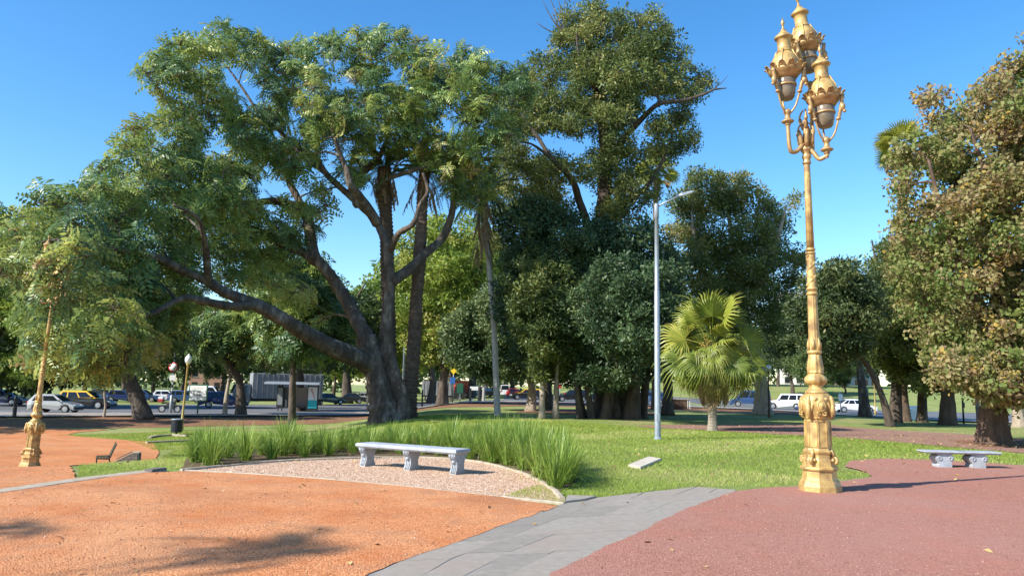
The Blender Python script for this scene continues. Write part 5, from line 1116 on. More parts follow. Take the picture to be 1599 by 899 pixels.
hd.obj('lamp_head', sl, M['silver']); mb = MB(); mb.loft([[hp(.08, -.11, -.058), hp(.40, -.11, -.053), hp(.40, .11, -.053), hp(.08, .11, -.058)], [hp(.08, -.11, -.046), hp(.40, -.11, -.043), hp(.40, .11, -.043), hp(.08, .11, -.046)]]); mb.obj('lens', sl, M['lens'])
mb = MB(); mb.box((0, -.108, .75), (.10, .01, .28)); mb.obj('access_door', sl, M['silver'])

# ================================================================== stone benches
M['cement'] = noisy('painted_cement', [(0.25, (0.24, 0.265, 0.30)), (0.5, (0.355, 0.39, 0.43)), (0.8, (0.46, 0.49, 0.52))], 4, .8, .3, 45, big=(3.0, (.24, .235, .225), .45), dist=.006)
A_, B_ = G(571, 729), G(713, 742)
c = (A_ + B_) / 2; dx = (B_ - A_); ang = math.atan2(dx.y, dx.x); Lb = dx.length
bench = thing('stone_bench', 'long pale stone bench on three scrolled legs on the pink gravel', 'bench', (c.x, c.y + .18, .012), ang)
mb = MB(); hw, hl = .25, Lb / 2 + .13
def slab(m, hl, hw, z0, z1, b=.02, sag=0.0):
    m.loft([[(-hl + q, -hw + q, z), (hl - q, -hw + q, z), (hl - q, hw - q, z), (-hl + q, hw - q, z)] for q, z in ((.03, z0), (.012, z0 + .02), (0, z0 + .03), (0, z1 - b), (b * .4, z1 - b * .3), (b, z1))])
slab(mb, hl, hw, .385, .475); mb.obj('seat_slab', bench, M['cement'])
legp = [(-.205, .385), (-.205, .345), (-.185, .315), (-.135, .25), (-.115, .18), (-.125, .10), (-.155, .05), (-.16, 0), (.16, 0), (.155, .05), (.125, .10), (.115, .18), (.135, .25), (.185, .315), (.205, .345), (.205, .385)]
for k, x in enumerate((-Lb / 2, .02, Lb / 2)):
    mb = MB(); mb.prism(legp, x - .075, x + .075, 'x')
    for xx in (x - .078, x + .078):
        pass
    lg = mb.obj('leg', bench, M['cement'])
    for sg in (-1, 1):                                              # carved scroll ridges on front and back faces
        mb = MB(); mb.sm = True
        for off in (-.045, 0, .045):
            pts = [(x + off * (1 - .35 * abs(t - .5)), sg * (np.interp(.385 - .36 * t, [0, .05, .10, .18, .25, .315, .345, .385], [.16, .155, .125, .115, .135, .185, .205, .205]) + .004), .385 - .36 * t) for t in [i / 10 for i in range(11)]]
            mb.tube(pts, [.012 + .006 * math.sin(i * .9) for i in range(11)], 6)
        mb.sphere((x, sg * .135, .235), .04, 8, 6)
        mb.obj('carving', lg, M['cement'])
c = G(1506, 732); c.y += .2
b2 = thing('low_stone_bench', 'weathered stone bench on two scrolled pedestals on the red path', 'bench', (c.x, c.y, .012), R(-3)); s2 = c.y / F_PX
W2 = 112 * s2 / 2; mb = MB(); slab(mb, W2, .24, .33, .39, .015); mb.obj('seat_slab', b2, M['cement'])
mb = MB(); mb.box((0.01 * 0 + .02, 0, .391), (.012, .478, .012)); mb.obj('joint', b2, M['dark_metal'])
for xx in ((1480 - 1506) * s2, (1530 - 1506) * s2):
    pf = [(-.15, 0), (-.155, .07), (-.13, .10), (-.19, .17), (-.215, .22), (-.19, .28), (-.14, .30), (-.20, .33), (.20, .33), (.14, .30), (.19, .28), (.215, .22), (.19, .17), (.13, .10), (.155, .07), (.15, 0)]
    mb = MB(); mb.prism(pf, -.17, .17, 'y', (xx, 0, 0)); pd = mb.obj('pedestal', b2, M['cement'])
    mb = MB(); mb.sm = True
    for sg in (-1, 1):
        for q in (-1, 1):
            pts = [(xx + q * (.13 + .055 * (1 - .6 * t) * math.cos(t * 8)), sg * .175, .215 + .055 * (1 - .6 * t) * math.sin(t * 8)) for t in [i / 14 for i in range(15)]]; mb.tube(pts, .014, 6)
    mb.obj('scroll', pd, M['cement'])

# ================================================================== slatted park bench, brick plinth
M['green_wood'] = noisy('dark_green_wood', [(0.3, (0.028, 0.036, 0.022)), (0.7, (0.06, 0.068, 0.042))], 9, .55, .2, 50, stretch=(.3, 3, 3))
M['iron'] = plain('black_iron', (.02, .02, .022), .5, .4)
p = GD(160, 24.5); pb = thing('park_bench', 'small dark green slatted bench seen from its side on the edge of the grass', 'bench', p, R(298)); pb.scale = (.8,) * 3
for i in range(4):
    mb = MB(); mb.bbox((0, -.20 + i * .105, .435), (1.25, .085, .03), .006); mb.obj('seat_slat', pb, M['green_wood'])
for i in range(5):
    mb = MB(); mb.box((0, 0, 0), (1.25, .028, .075)); o = mb.obj('back_slat', pb, M['green_wood']); o.location = (0, .235 + i * .037, .53 + i * .098); o.rotation_euler.x = R(-20)
for sx in (-.52, .52):
    mb = MB(); mb.sm = True
    mb.tube(spline([(sx, -.24, 0), (sx, -.22, .2), (sx, -.22, .41), (sx, .0, .415), (sx, .19, .42), (sx, .27, .6), (sx, .41, .97)], 3), .024, 8); mb.tube(spline([(sx, .34, 0), (sx, .24, .2), (sx, .2, .42)], 3), .024, 8); mb.obj('iron_leg', pb, M['iron'])
M['brick'] = noisy('old_brick', [(0.3, (0.16, 0.125, 0.10)), (0.7, (0.27, 0.215, 0.175))], 6, .9, .4, 50)
M['mortar'] = plain('mortar', (.34, .30, .25), .95)
M['plaque'] = noisy('slate_plaque', [(0.3, (0.09, 0.088, 0.085)), (0.7, (0.17, 0.165, 0.16))], 5, .6, .2, 30)
p = GD(196, 24.0); wd = thing('brick_plinth', 'low sloping brick plinth with a stone plate beside the slatted bench', 'plinth', p, R(14))
mb = MB(); mb.prism([(-.35, -.05), (.36, -.05), (.36, .42), (.20, .42), (-.35, .13)], -.17, .17, 'y'); mb.obj('core', wd, M['mortar'])
for side in (-1,):
    for row in range(5):
        z0 = .005 + row * .083; off = .0 if row % 2 else -.09
        for k in range(6):
            x0 = -.345 + off + k * .18; x1 = x0 + .168; x0 = max(x0, -.345 + max(0, (z0 - .05) * 1.9)); x1 = min(x1, .355)
            if x1 - x0 < .04: continue
            mb = MB(); mb.bbox(((x0 + x1) / 2, -.174, z0 + .037), (x1 - x0, .03, .073), .006); mb.obj('brick', wd, M['brick'])
mb = MB(); mb.prism([(-.37, .125), (.21, .432), (.38, .432), (.38, .46), (.20, .46), (-.37, .155)], -.19, .19, 'y'); mb.obj('coping', wd, M['kerb'])
mb = MB(); mb.prism([(-.25, .222), (.15, .434), (.14, .449), (-.26, .237)], -.14, .14, 'y', (0, 0, 0)); o = mb.obj('plate', wd, M['plaque']); o.location = (-.012, 0, .022)
mb = MB(); mb.box((.372, 0, .20), (.02, .36, .42)); mb.obj('end_stone', wd, M['plaque'])

# ================================================================== bin and globe lamp, board
M['bin_blue'] = plain('bin_dark_blue', (.022, .026, .036), .45, .3)
M['white_glass'] = plain('opal_glass', (.82, .82, .80), .25)
M['lamp_ochre'] = noisy('ochre_paint', [(0.3, (0.30, 0.21, 0.06)), (0.7, (0.46, 0.34, 0.12))], 6, .5, .1)
p = GD(275, 45.5); bn = thing('litter_bin', 'dark slatted litter bin at the foot of the white globe lamp', 'litter bin', p)
for k in range(20):
    a = 2 * math.pi * k / 20; mb = MB(); mb.prism([(-.035, 0), (.035, 0), (.04, .62), (-.04, .62)], -.008, .008, 'y'); o = mb.obj('slat', bn, M['bin_blue']); o.location = (.26 * math.cos(a), .26 * math.sin(a), .14); o.rotation_euler.z = a + math.pi / 2
mb = MB(); mb.sm = True; mb.lathe([(.15, .235), (.17, .24), (.70, .24), (.71, .2)], 20); mb.obj('liner', bn, M['dark_metal'])
mb = MB(); mb.sm = True; mb.lathe([(.755, .27), (.765, .29), (.80, .29), (.81, .26), (.79, .24)], 24); mb.obj('rim', bn, M['silver'])
mb = MB(); mb.sm = True; mb.lathe([(-.05, .09), (0, .09), (.05, .05), (.15, .05), (.16, .2)], 14); mb.obj('foot', bn, M['dark_metal'])
bn.scale = (1.15,) * 3; p = GD(283, 48.0); ht = P(293, 552, 48.0).z - p.z
gl = thing('globe_lamp', 'ochre lamp post with a white acorn globe behind the slatted bin, leaning right', 'street lamp', p); gl.rotation_euler = (0, R(1.7), 0)
mb = MB(); mb.sm = True; mb.lathe([(-.1, .12), (.25, .12), (.3, .085), (.9, .08), (.95, .07), (ht - .75, .055), (ht - .7, .09), (ht - .62, .12), (ht - .6, .05)], 16); mb.obj('post', gl, M['lamp_ochre'])
mb = MB(); mb.sm = True; mb.lathe([(ht - .62, .1), (ht - .52, .17), (ht - .36, .21), (ht - .24, .19), (ht - .14, .12), (ht - .08, .05), (ht, .02)], 20); mb.obj('globe', gl, M['white_glass'])
M['sign_white'] = plain('sign_white', (.72, .73, .70), .5); M['sign_green'] = plain('sign_green', (.02, .10, .055), .45); M['ink'] = plain('sign_ink', (.22, .24, .23), .6); M['sign_blue'] = plain('sign_blue', (.03, .12, .36), .4); M['sign_yellow'] = plain('sign_yellow', (.75, .50, .03), .4); M['sign_red'] = plain('sign_red', (.5, .03, .03), .4)
p = GD(308, 62.0); s = 62.0 / F_PX; sg = thing('notice_board', 'white notice board with a grey drawing in a green frame on a green post', 'sign', p, R(-8)); zc = P(309, 613, 62.0).z - p.z
mb = MB(); mb.sm = True; mb.lathe([(-.1, .06), (zc + .4, .055)], 12); mb.obj('post', sg, M['sign_green'])
mb = MB(); mb.bbox((0, -.08, zc), (31 * s, .06, 26 * s), .02); mb.obj('frame', sg, M['sign_green'])
mb = MB(); mb.box((0, -.115, zc), (27 * s, .012, 22 * s)); ks = s / (47.0 / F_PX); pn = mb.obj('panel', sg, M['sign_white'])
mb = MB(); rng = random.Random(3)
for i in range(13):                                                 # skyline and text-like strokes of the print
    w = rng.uniform(.03, .07); h = rng.uniform(.04, .16); x = -.40 + i * .066; mb.box((x * ks, -.123, zc + (.02 + h / 2) * ks), (w * .6 * ks, .002, h * ks))
for k, (x0, x1, z) in enumerate(((-.42, .40, .31), (-.40, .30, .24), (-.30, .22, -.10), (-.16, .18, -.22), (-.20, .22, -.25), (-.26, .28, -.17))): mb.box(((x0 + x1) / 2 * ks, -.1235, zc + z * ks), ((x1 - x0) * ks, .002, .022 * ks))
mb.prism([(-.18, -.20), (.20, -.20), (.26, -.13), (-.22, -.13)], -.124, -.122, 'y', (0, 0, zc)); mb.obj('print', pn, M['ink'])
# traffic post with round sign
p = GD(266, 62); s = 62 / F_PX; tp = thing('traffic_post', 'striped black and white post with a round red rimmed sign beside the motorcycle', 'sign post', p, R(4)); H = P(268, 515, 62).z - p.z
mb = MB(); mb.sm = True; mb.lathe([(-.1, .12), (1.5, .12), (1.52, .06), (H, .05)], 12); mb.obj('post', tp, M['silver'])
for i in range(6):
    mb = MB(); mb.sm = True; mb.lathe([(1.6 + i * .55, .066), (1.85 + i * .55, .066)], 12); mb.obj('band', tp, M['dark_metal'])
zc = P(268, 573, 62).z - p.z
mb = MB(); mb.sm = True; mb.lathe([(-.02, .38), (.02, .38)], 24, M=Matrix.Rotation(R(90), 3, 'X'), c=(0, -.1, zc)); dsc = mb.obj('sign_disc', tp, M['sign_red']); mb = MB(); mb.sm = True; mb.lathe([(-.005, .30), (.005, .30)], 24, M=Matrix.Rotation(R(90), 3, 'X'), c=(0, -.124, zc)); mb.obj('sign_face', dsc, M['sign_white'])
mb = MB(); mb.bbox((.02, -.1, zc - .85), (.5, .04, .42), .02); mb.obj('sign_plate', tp, M['sign_white'])
# ================================================================== vehicles
M['glass'] = plain('car_glass', (.012, .016, .02), .06, 0); M['tyre'] = plain('tyre', (.015, .015, .016), .85); M['rim'] = plain('wheel_rim', (.42, .43, .45), .35, .6)
M['head'] = plain('headlight', (.75, .76, .75), .15); M['tail'] = plain('tail_light', (.42, .012, .012), .2); M['trim'] = plain('black_trim', (.02, .02, .022), .6)
def paint(name, c, rough=.28): return plain(name, c, rough, .05, coat=.6)
PA = {'silver': plain('silver_paint', (.46, .47, .48), .3, .45, coat=.5), 'black': paint('black_paint', (.014, .014, .017)), 'taxi': paint('taxi_yellow', (.78, .47, .02)), 'navy': paint('navy_paint', (.015, .03, .11)), 'dark': paint('charcoal_paint', (.03, .032, .036)), 'white': paint('white_paint', (.74, .75, .75)), 'blue': paint('blue_paint', (.03, .07, .17)), 'red': paint('red_paint', (.42, .03, .03)), 'green': paint('dark_green_paint', (.03, .06, .05)), 'grey': paint('grey_paint', (.2, .21, .22))}
KINDS = {  # length, half width, height, lower profile stations (x, shoulder z), greenhouse: base x0 x1, roof x0 x1
    'hatchback_car': (3.75, .81, 1.44, [(-1.86, .62), (-1.80, .88), (-1.2, .93), (.55, .90), (1.35, .78), (1.78, .62), (1.87, .45)], (-1.80, .92, -1.38, .12)),
    'sedan_car': (4.45, .86, 1.45, [(-2.2, .6), (-2.1, .90), (-1.4, .95), (.75, .91), (1.65, .78), (2.1, .62), (2.22, .45)], (-1.62, 1.12, -.85, .25)),
    'estate_car': (4.4, .87, 1.5, [(-2.2, .62), (-2.14, .92), (-1.4, .95), (.75, .91), (1.65, .78), (2.1, .62), (2.2, .45)], (-2.08, 1.1, -1.8, .25)),
    'suv_car': (4.4, .90, 1.82, [(-2.2, .7), (-2.16, 1.06), (-1.4, 1.08), (.8, 1.06), (1.6, .98), (2.1, .85), (2.2, .55)], (-2.12, .95, -1.98, .45)),
    'van': (4.9, .95, 2.05, [(-2.4, .7), (-2.38, 1.1), (-1.4, 1.1), (1.2, 1.08), (1.9, .98), (2.35, .80), (2.45, .5)], (-2.36, 1.75, -2.28, .95)),
}
def car(kind, label, u, d, rot, body, roof=None, name=None, scale=1.0, group=None, loc=None):
    L, hw, H, st, (g0, g1, r0, r1) = KINDS[kind]; p = loc or GD(u, d); p = Vector((p.x, p.y, p.z + .012))
    root = thing(name or kind, label, {'van': 'van'}.get(kind, 'car'), p, rot, group); root.scale = (scale,) * 3; wr = .31 if H < 1.6 else .36; wx = (-L * .29, L * .305)
    xs = sorted(set([s[0] for s in st] + [w + q for w in wx for q in (-wr * 1.18, -wr * .8, 0, wr * .8, wr * 1.18)]))
    def sh(x): return float(np.interp(x, [s[0] for s in st], [s[1] for s in st]))
    m = MB(); rings = []
    for x in xs:
        bz = .22
        for w in wx:
            q = abs(x - w) / (wr * 1.2)
            if q < 1: bz = max(bz, wr + wr * 1.12 * math.sqrt(max(0, 1 - q * q)))
        t = sh(x); e = min(1, (L / 2 - abs(x)) / .35 + .72); w_ = hw * min(1, e); bz = min(bz, t - .05)
        rings.append([(x, -w_ * .97, bz), (x, -w_, (bz + t) / 2), (x, -w_ * .985, t - .10 * (t - bz)), (x, -w_ * .90, t), (x, w_ * .90, t), (x, w_ * .985, t - .10 * (t - bz)), (x, w_, (bz + t) / 2), (x, w_ * .97, bz)])
    m.loft(rings); m.obj('body', root, body)
    def gh(x0, x1, z0, z1, top, ins, mat, nm):
        m = MB(); a = hw * .90 - ins; b = hw * .72 - ins
        m.loft([[(x0, -a, z0), (x1, -a, z0), (x1, a, z0), (x0, a, z0)], [(x0 + (r0 - g0), -b, z1), (x1 - (g1 - r1), -b, z1), (x1 - (g1 - r1), b, z1), (x0 + (r0 - g0), b, z1)]] + ([[(r0 + .08, -b + .08, H), (r1 - .08, -b + .08, H), (r1 - .08, b - .08, H), (r0 + .08, b - .08, H)]] if top else [])); return m.obj(nm, root, mat)
    zs0, zs1 = sh((g0 + g1) / 2) - .06, H - .05
    gh(g0, g1, zs0, zs1, True, 0, roof or body, 'cabin')
    def quad(nm, x0, x1, sgn, t0=.13, t1=.86):
        a = hw * .90; b = hw * .72; m = MB()
        def pt(x, t, o):
            xb = x; lo = g0 + (r0 - g0) * t; hi = g1 - (g1 - r1) * t; X = lo + (hi - lo) * x; y = a + (b - a) * t + o
            return (X, sgn * y, zs0 + (zs1 - zs0) * t)
        m.loft([[pt(x0, t0, -.01), pt(x1, t0, -.01), pt(x1, t1, -.01), pt(x0, t1, -.01)], [pt(x0, t0, .012), pt(x1, t0, .012), pt(x1, t1, .012), pt(x0, t1, .012)]]); m.obj(nm, root, M['glass'])
    for sgn in (-1, 1):
        if kind in ('hatchback_car',): ws = ((.10, .40), (.44, .90))
        elif kind == 'van': ws = ((.06, .34), (.38, .64), (.68, .95))
        else: ws = ((.07, .24), (.28, .56), (.60, .92))
        for x0, x1 in ws: quad('side_window', x0, x1, sgn)
    for nm, xb, xt, o in (('windscreen', g1, r1, 1), ('rear_window', g0, r0, -1)):
        m = MB(); a, b = hw * .80, hw * .62
        def pt(t, y, q): x = xb + (xt - xb) * t; return (x + o * q, y, zs0 + (zs1 - zs0) * t + q * .3)
        m.loft([[pt(.14, -a, -.01), pt(.14, a, -.01), pt(.92, b, -.01), pt(.92, -b, -.01)], [pt(.14, -a, .014), pt(.14, a, .014), pt(.92, b, .014), pt(.92, -b, .014)]]); m.obj(nm, root, M['glass'])
    for w in wx:
        for sgn in (-1, 1):
            m = MB(); m.sm = True; R90 = Matrix.Rotation(R(90), 3, 'X'); m.lathe([(-.10, wr * .7), (-.10, wr * .95), (-.07, wr), (.07, wr), (.10, wr * .95), (.10, wr * .7)], 20, M=R90, c=(w, sgn * (hw - .11), wr)); wh = m.obj('wheel', root, M['tyre'])
            m = MB(); m.lathe([(-.02, wr * .66), (.02, wr * .66), (.03, wr * .2)] if sgn < 0 else [(-.03, wr * .2), (-.02, wr * .66), (.02, wr * .66)], 14, M=R90, c=(w, sgn * (hw - .015), wr)); m.obj('rim', wh, M['rim'])
    for sgn in (-1, 1):
        m = MB(); m.box((L / 2 - .14, sgn * hw * .62, sh(L / 2 - .2) - .06), (.18, hw * .38, .13)); m.obj('headlight', root, M['head'])
        m = MB(); m.box((-L / 2 + .04, sgn * hw * .78, sh(-L / 2 + .1) - .10), (.08, hw * .22, .22)); m.obj('tail_light', root, M['tail'])
        m = MB(); m.bbox((g1 - .25, sgn * (hw + .05), zs0 + .10), (.16, .16, .11), .02); m.obj('wing_mirror', root, M['trim'])
    for sx in (-1, 1):
        m = MB(); m.bbox((sx * (L / 2 - .02), 0, .38), (.12, hw * 1.75, .2), .03); m.obj('bumper', root, M['trim'] if kind in ('suv_car', 'hatchback_car') and body is not PA['white'] else body)
    m = MB(); m.box((-L / 2 - .085, 0, .52), (.012, .42, .12)); m.obj('number_plate', root, M['sign_white'])
    return root
PI = math.pi
car('hatchback_car', 'silver hatchback driving on the road at the left beside the gilded lamp', 86, 61.5, R(2), PA['silver'])
tx = car('estate_car', 'black taxi with a yellow roof passing behind the silver hatchback', 134, 71, R(4), PA['black'], PA['taxi'], 'taxi', 1.08)
car('estate_car', 'dark blue car at the far left edge in the shade', 2, 76, R(6), PA['navy'])
car('estate_car', 'dark blue car half hidden behind the white notice board', 348, 80, R(22), PA['navy'], scale=1.1)
car('sedan_car', 'dark grey saloon partly hidden behind the bus shelter poster', 512, 100, R(35), PA['green'])
car('sedan_car', 'black car on the road just left of the huge trunk', 545, 108, R(200), PA['dark'])
car('estate_car', 'black taxi with a yellow roof left of the twisted pale trunk', 821, 108, R(190), PA['black'], PA['taxi'], 'taxi', 1.0)
car('estate_car', 'dark car right of the slim pale trunks', 893, 98, R(185), PA['black'])
car('hatchback_car', 'white hatchback seen right of the fig tree stems', 996, 88, R(240), PA['white'])
car('hatchback_car', 'blue car just left of the silver street lamp pole', 1014, 92, R(175), PA['blue'], scale=1.05)
car('suv_car', 'white boxy off road car behind the gilded lamp post at right', 1226, 92, R(160), PA['white'])
car('sedan_car', 'dark car nearly hidden behind the shaft of the tall gilded lamp', 1273, 86, R(175), PA['navy'], scale=.9)
car('sedan_car', 'white saloon on the road right of the tall gilded lamp', 1334, 84, R(-6), PA['white'])
car('van', 'small blue van glimpsed between the fan palm and the white off road car', 1172, 96, R(165), PA['blue'])
car('estate_car', 'dark car left of the white palm stem in the distance', 765, 128, R(120), PA['dark'])
car('van', 'white van left of the white palm stem in the distance', 787, 142, R(95), PA['white'])
car('estate_car', 'pale grey car in the distance right of the white palm stem', 796, 160, R(100), PA['grey'])
for k, (u, d) in enumerate(((192, 92), (222, 96), (262, 99), (292, 96))):
    car('estate_car' if k % 2 else 'hatchback_car', ['dark blue parked car left of the crooked trunk beyond the road', 'light blue parked car beyond the road, right of the crooked trunk', 'white parked car beyond the road behind the striped post', 'blue parked car beyond the road left of the globe lamp'][k], u, d, R(8), [PA['navy'], PA['blue'], PA['white'], PA['blue']][k])
for lab, u, d, kd, pc in (('charcoal parked car beyond the road near the left edge', 158, 97, 'sedan_car', 'dark'), ('white parked van beyond the road left of the forked tree', 322, 104, 'van', 'white'), ('silver parked car beyond the road right of the bus shelter', 570, 118, 'sedan_car', 'silver'), ('red parked car far off right of the white palm stem', 806, 140, 'hatchback_car', 'red'), ('dark blue car glimpsed between the fig tree and the silver pole', 975, 95, 'sedan_car', 'navy')):
    car(kd, lab, u, d, R(8), PA[pc])
M['box'] = noisy('grey_truck_box', [(0.3, (.20, .21, .225)), (0.7, (.29, .30, .31))], 3, .6, .1)
def truck(label, u, d, rot, L, h, boxm, cabm, name='box_truck', flip=1):
    p = GD(u, d); root = thing(name, label, 'truck', p, rot); hw = 1.2
    m = MB(); m.bbox((-.9, 0, .95 + h / 2), (L, 2 * hw, h), .04); bx = m.obj('cargo_box', root, boxm)
    for i in range(int(L / .55)):
        for sy in (-1, 1):
            m = MB(); m.box((-.9 - L / 2 + .3 + i * .55, sy * (hw + .025), .95 + h / 2), (.09, .05, h - .15)); m.obj('rib', bx, boxm)
    m = MB(); m.box((-.9, 0, .82), (L + .1, 1.9, .2)); m.obj('chassis', root, M['trim'])
    cx = -.9 + L / 2 + 1.0; m = MB(); m.loft([[(cx - .85, -hw * .95, .5), (cx + .95, -hw * .95, .5), (cx + .95, hw * .95, .5), (cx - .85, hw * .95, .5)], [(cx - .85, -hw * .95, 1.5), (cx + .92, -hw * .95, 1.5), (cx + .92, hw * .95, 1.5), (cx - .85, hw * .95, 1.5)], [(cx - .85, -hw * .88, 2.5), (cx + .55, -hw * .88, 2.5), (cx + .55, hw * .88, 2.5), (cx - .85, hw * .88, 2.5)]]); m.obj('cab', root, cabm)
    for sy in (-1, 1):
        m = MB(); m.loft([[(cx - .5, sy * hw * .955, 1.55), (cx + .75, sy * hw * .955, 1.55), (cx + .55, sy * hw * .90, 2.3), (cx - .5, sy * hw * .90, 2.3)], [(cx - .5, sy * hw * .965, 1.55), (cx + .75, sy * hw * .965, 1.55), (cx + .55, sy * hw * .915, 2.3), (cx - .5, sy * hw * .915, 2.3)]]); m.obj('side_window', root, M['glass'])
    m = MB(); m.loft([[(cx + .935, -1, 1.55), (cx + .935, 1, 1.55), (cx + .62, .95, 2.4), (cx + .62, -.95, 2.4)], [(cx + .96, -1, 1.55), (cx + .96, 1, 1.55), (cx + .65, .95, 2.4), (cx + .65, -.95, 2.4)]]); m.obj('windscreen', root, M['glass'])
    for x in (-.9 - L / 2 + .9, -.9 - L / 2 + 2.0, cx):
        for sy in (-1, 1):
            m = MB(); m.sm = True; R90 = Matrix.Rotation(R(90), 3, 'X'); m.lathe([(-.14, .3), (-.14, .47), (.14, .47), (.14, .3)], 18, M=R90, c=(x, sy * (hw - .16), .48)); wh = m.obj('wheel', root, M['tyre']); m = MB(); m.lathe([(-.02, .26), (.02, .26)], 12, M=R90, c=(x, sy * (hw - .01), .48)); m.obj('rim', wh, M['rim'])
    return root
truck('big grey box truck parked along the road behind the forked tree', 432, 84, R(206), 7.4, 2.7, M['box'], PA['grey'])
truck('dark flatbed truck with a grey box right of the leaning ringed palm', 692, 128, R(5), 5.2, 2.3, M['box'], PA['dark'])
truck('red and white bus shaped truck in the distance behind the blue sign', 722, 150, R(60), 6.0, 2.4, PA['red'], PA['white'])

# motorcycle
p = GD(264, 66); mo = thing('motorcycle', 'dark motorcycle with a red and white top box behind the striped post', 'motorcycle', p, R(2)); R90 = Matrix.Rotation(R(90), 3, 'X')
for x in (-.62, .66):
    m = MB(); m.sm = True; pts = [(x + .27 * math.cos(a), 0, .31 + .27 * math.sin(a)) for a in [2 * PI * i / 20 for i in range(21)]]; m.tube(pts, .05, 8, cap=False); wh = m.obj('wheel', mo, M['tyre']); m = MB(); m.lathe([(-.03, .2), (.03, .2)], 14, M=R90, c=(x, 0, .31)); m.obj('rim', wh, M['rim'])
m = MB(); m.sm = True; m.tube([(.66, 0, .31), (.52, 0, .7), (.40, 0, 1.02)], .04, 8); m.tube([(.40, -.32, 1.06), (.42, 0, 1.0), (.40, .32, 1.06)], .02, 6); m.obj('fork', mo, M['dark_metal'])
m = MB(); m.loft([[(-.2, -.14, .35), (.3, -.14, .35), (.3, .14, .35), (-.2, .14, .35)], [(-.3, -.12, .6), (.42, -.12, .62), (.42, .12, .62), (-.3, .12, .6)], [(.0, -.14, .85), (.38, -.1, .95), (.38, .1, .95), (.0, .14, .85)]]); m.obj('body', mo, PA['black'])
m = MB(); m.bbox((-.3, 0, .78), (.75, .26, .10), .04); m.obj('saddle', mo, M['trim'])
m = MB(); m.bbox((-.72, 0, 1.0), (.42, .44, .22), .03); tb = m.obj('top_box', mo, PA['red']); m = MB(); m.bbox((-.72, 0, 1.21), (.40, .42, .2), .03); m.obj('lid', tb, PA['white'])

# bus shelter
p = GD(465, 74); s = 74 / F_PX; bs = thing('bus_shelter', 'glass bus shelter with a thin roof and a teal and white poster', 'bus shelter', p, R(8))
M['shelter_glass'] = plain('shelter_glass', (.10, .12, .13), .1); M['teal'] = plain('poster_teal', (.02, .42, .45), .4); M['skin_print'] = plain('poster_pink', (.62, .38, .34), .5)
m = MB(); m.loft([[(-3.1, -1.0, 2.55), (2.0, -1.0, 2.55), (2.0, .7, 2.62), (-3.1, .7, 2.62)], [(-3.05, -.95, 2.72), (1.95, -.95, 2.72), (1.95, .68, 2.80), (-3.05, .68, 2.80)]]); m.obj('roof', bs, M['silver'])
for x in (-1.9, -1.55, .85, 1.75):
    m = MB(); m.box((x, .45, 1.28), (.09, .09, 2.56)); m.obj('post', bs, M['dark_metal'])
m = MB(); m.box((-.35, .5, 1.3), (2.3, .02, 1.9)); m.obj('glass_pane', bs, M['shelter_glass'])
m = MB(); m.bbox((-1.72, .1, 1.35), (.62, .1, 2.1), .02); mp = m.obj('map_case', bs, M['dark_metal']); m = MB(); m.box((-1.72, .04, 1.4), (.45, .01, 1.6)); m.obj('map', mp, M['ink'])
m = MB(); m.bbox((1.3, .1, 1.25), (.98, .14, 2.35), .02); pc = m.obj('poster_case', bs, M['dark_metal'])
m = MB(); m.box((1.3, .02, 1.35), (.84, .012, 1.95)); m.obj('poster', pc, M['sign_white']); m = MB(); m.box((1.3, .012, .72), (.84, .008, .75)); m.obj('poster_band', pc, M['teal'])
m = MB(); m.prism([(-.20, .55), (-.10, .35), (.05, .05), (.15, -.3), (.26, -.28), (.18, .12), (.05, .45), (-.05, .7), (-.2, .75)], .004, .010, 'y', (1.3, 0, 1.45)); m.obj('poster_figure', pc, M['skin_print'])
m = MB(); m.box((-.3, .2, .45), (2.0, .35, .05)); m.obj('bench_seat', bs, M['dark_metal'])

# signs, totems and bollards along the pavement
def post_sign(name, label, u, d, vtop, vsign, w, h, mat, pole, cat='sign', shape='rect'):
    p = GD(u, d); s = d / F_PX; root = thing(name, label, cat, p); ht = P(u, vtop, d).z - p.z; zc = P(u, vsign, d).z - p.z
    m = MB(); m.sm = True; m.lathe([(-.1, .06), (ht, .05)], 10); m.obj('post', root, pole)
    m = MB()
    if shape == 'rect': m.bbox((0, -.08, zc), (w * s, .05, h * s), .02)
    else: m.prism([(-w * s / 2, 0), (0, -h * s / 2), (w * s / 2, 0), (0, h * s / 2)], -.1, -.06, 'y', (0, 0, zc))
    m.obj('sign_plate', root, mat); return root
post_sign('warning_sign', 'yellow diamond warning sign above the road left of the white palm stem', 707, 100, 572, 579, 9, 11, M['sign_yellow'], M['silver'], shape='dia')
post_sign('blue_sign', 'blue sign plate on a post right of the leaning ringed palm', 706, 88, 588, 594, 8, 10, M['sign_blue'], M['dark_metal'])
ip = post_sign('info_board', 'dark green information board on a thin post left of the white palm stem', 718, 87, 598, 606, 10, 15, M['sign_green'], M['silver'])
post_sign('street_sign', 'green street sign on two white posts right of the leaning trunk', 1354, 88, 601, 610, 6, 13, M['sign_green'], M['sign_white'])
post_sign('white_sign', 'small white sign beside the shaft of the tall gilded lamp', 1313, 80, 612, 620, 6, 10, M['sign_white'], M['silver'])
post_sign('stop_sign', 'red and white round traffic sign behind the slim trunks', 874, 104, 598, 603, 5, 5, M['sign_red'], M['silver'])
post_sign('dark_sign', 'dark sign board on a thin post left of the thick ridged trunk', 1505, 50, 622, 632, 4, 8, M['dark_metal'], M['dark_metal'])
post_sign('trunk_sign', 'dark upright sign board touching the left of the thick ridged trunk', 1527, 43, 622, 633, 7, 18, M['dark_metal'], M['dark_metal'])
p = GD(742, 86); fr = thing('entry_frame', 'white crossbar on two dark pillars beside the info board', 'frame', p)
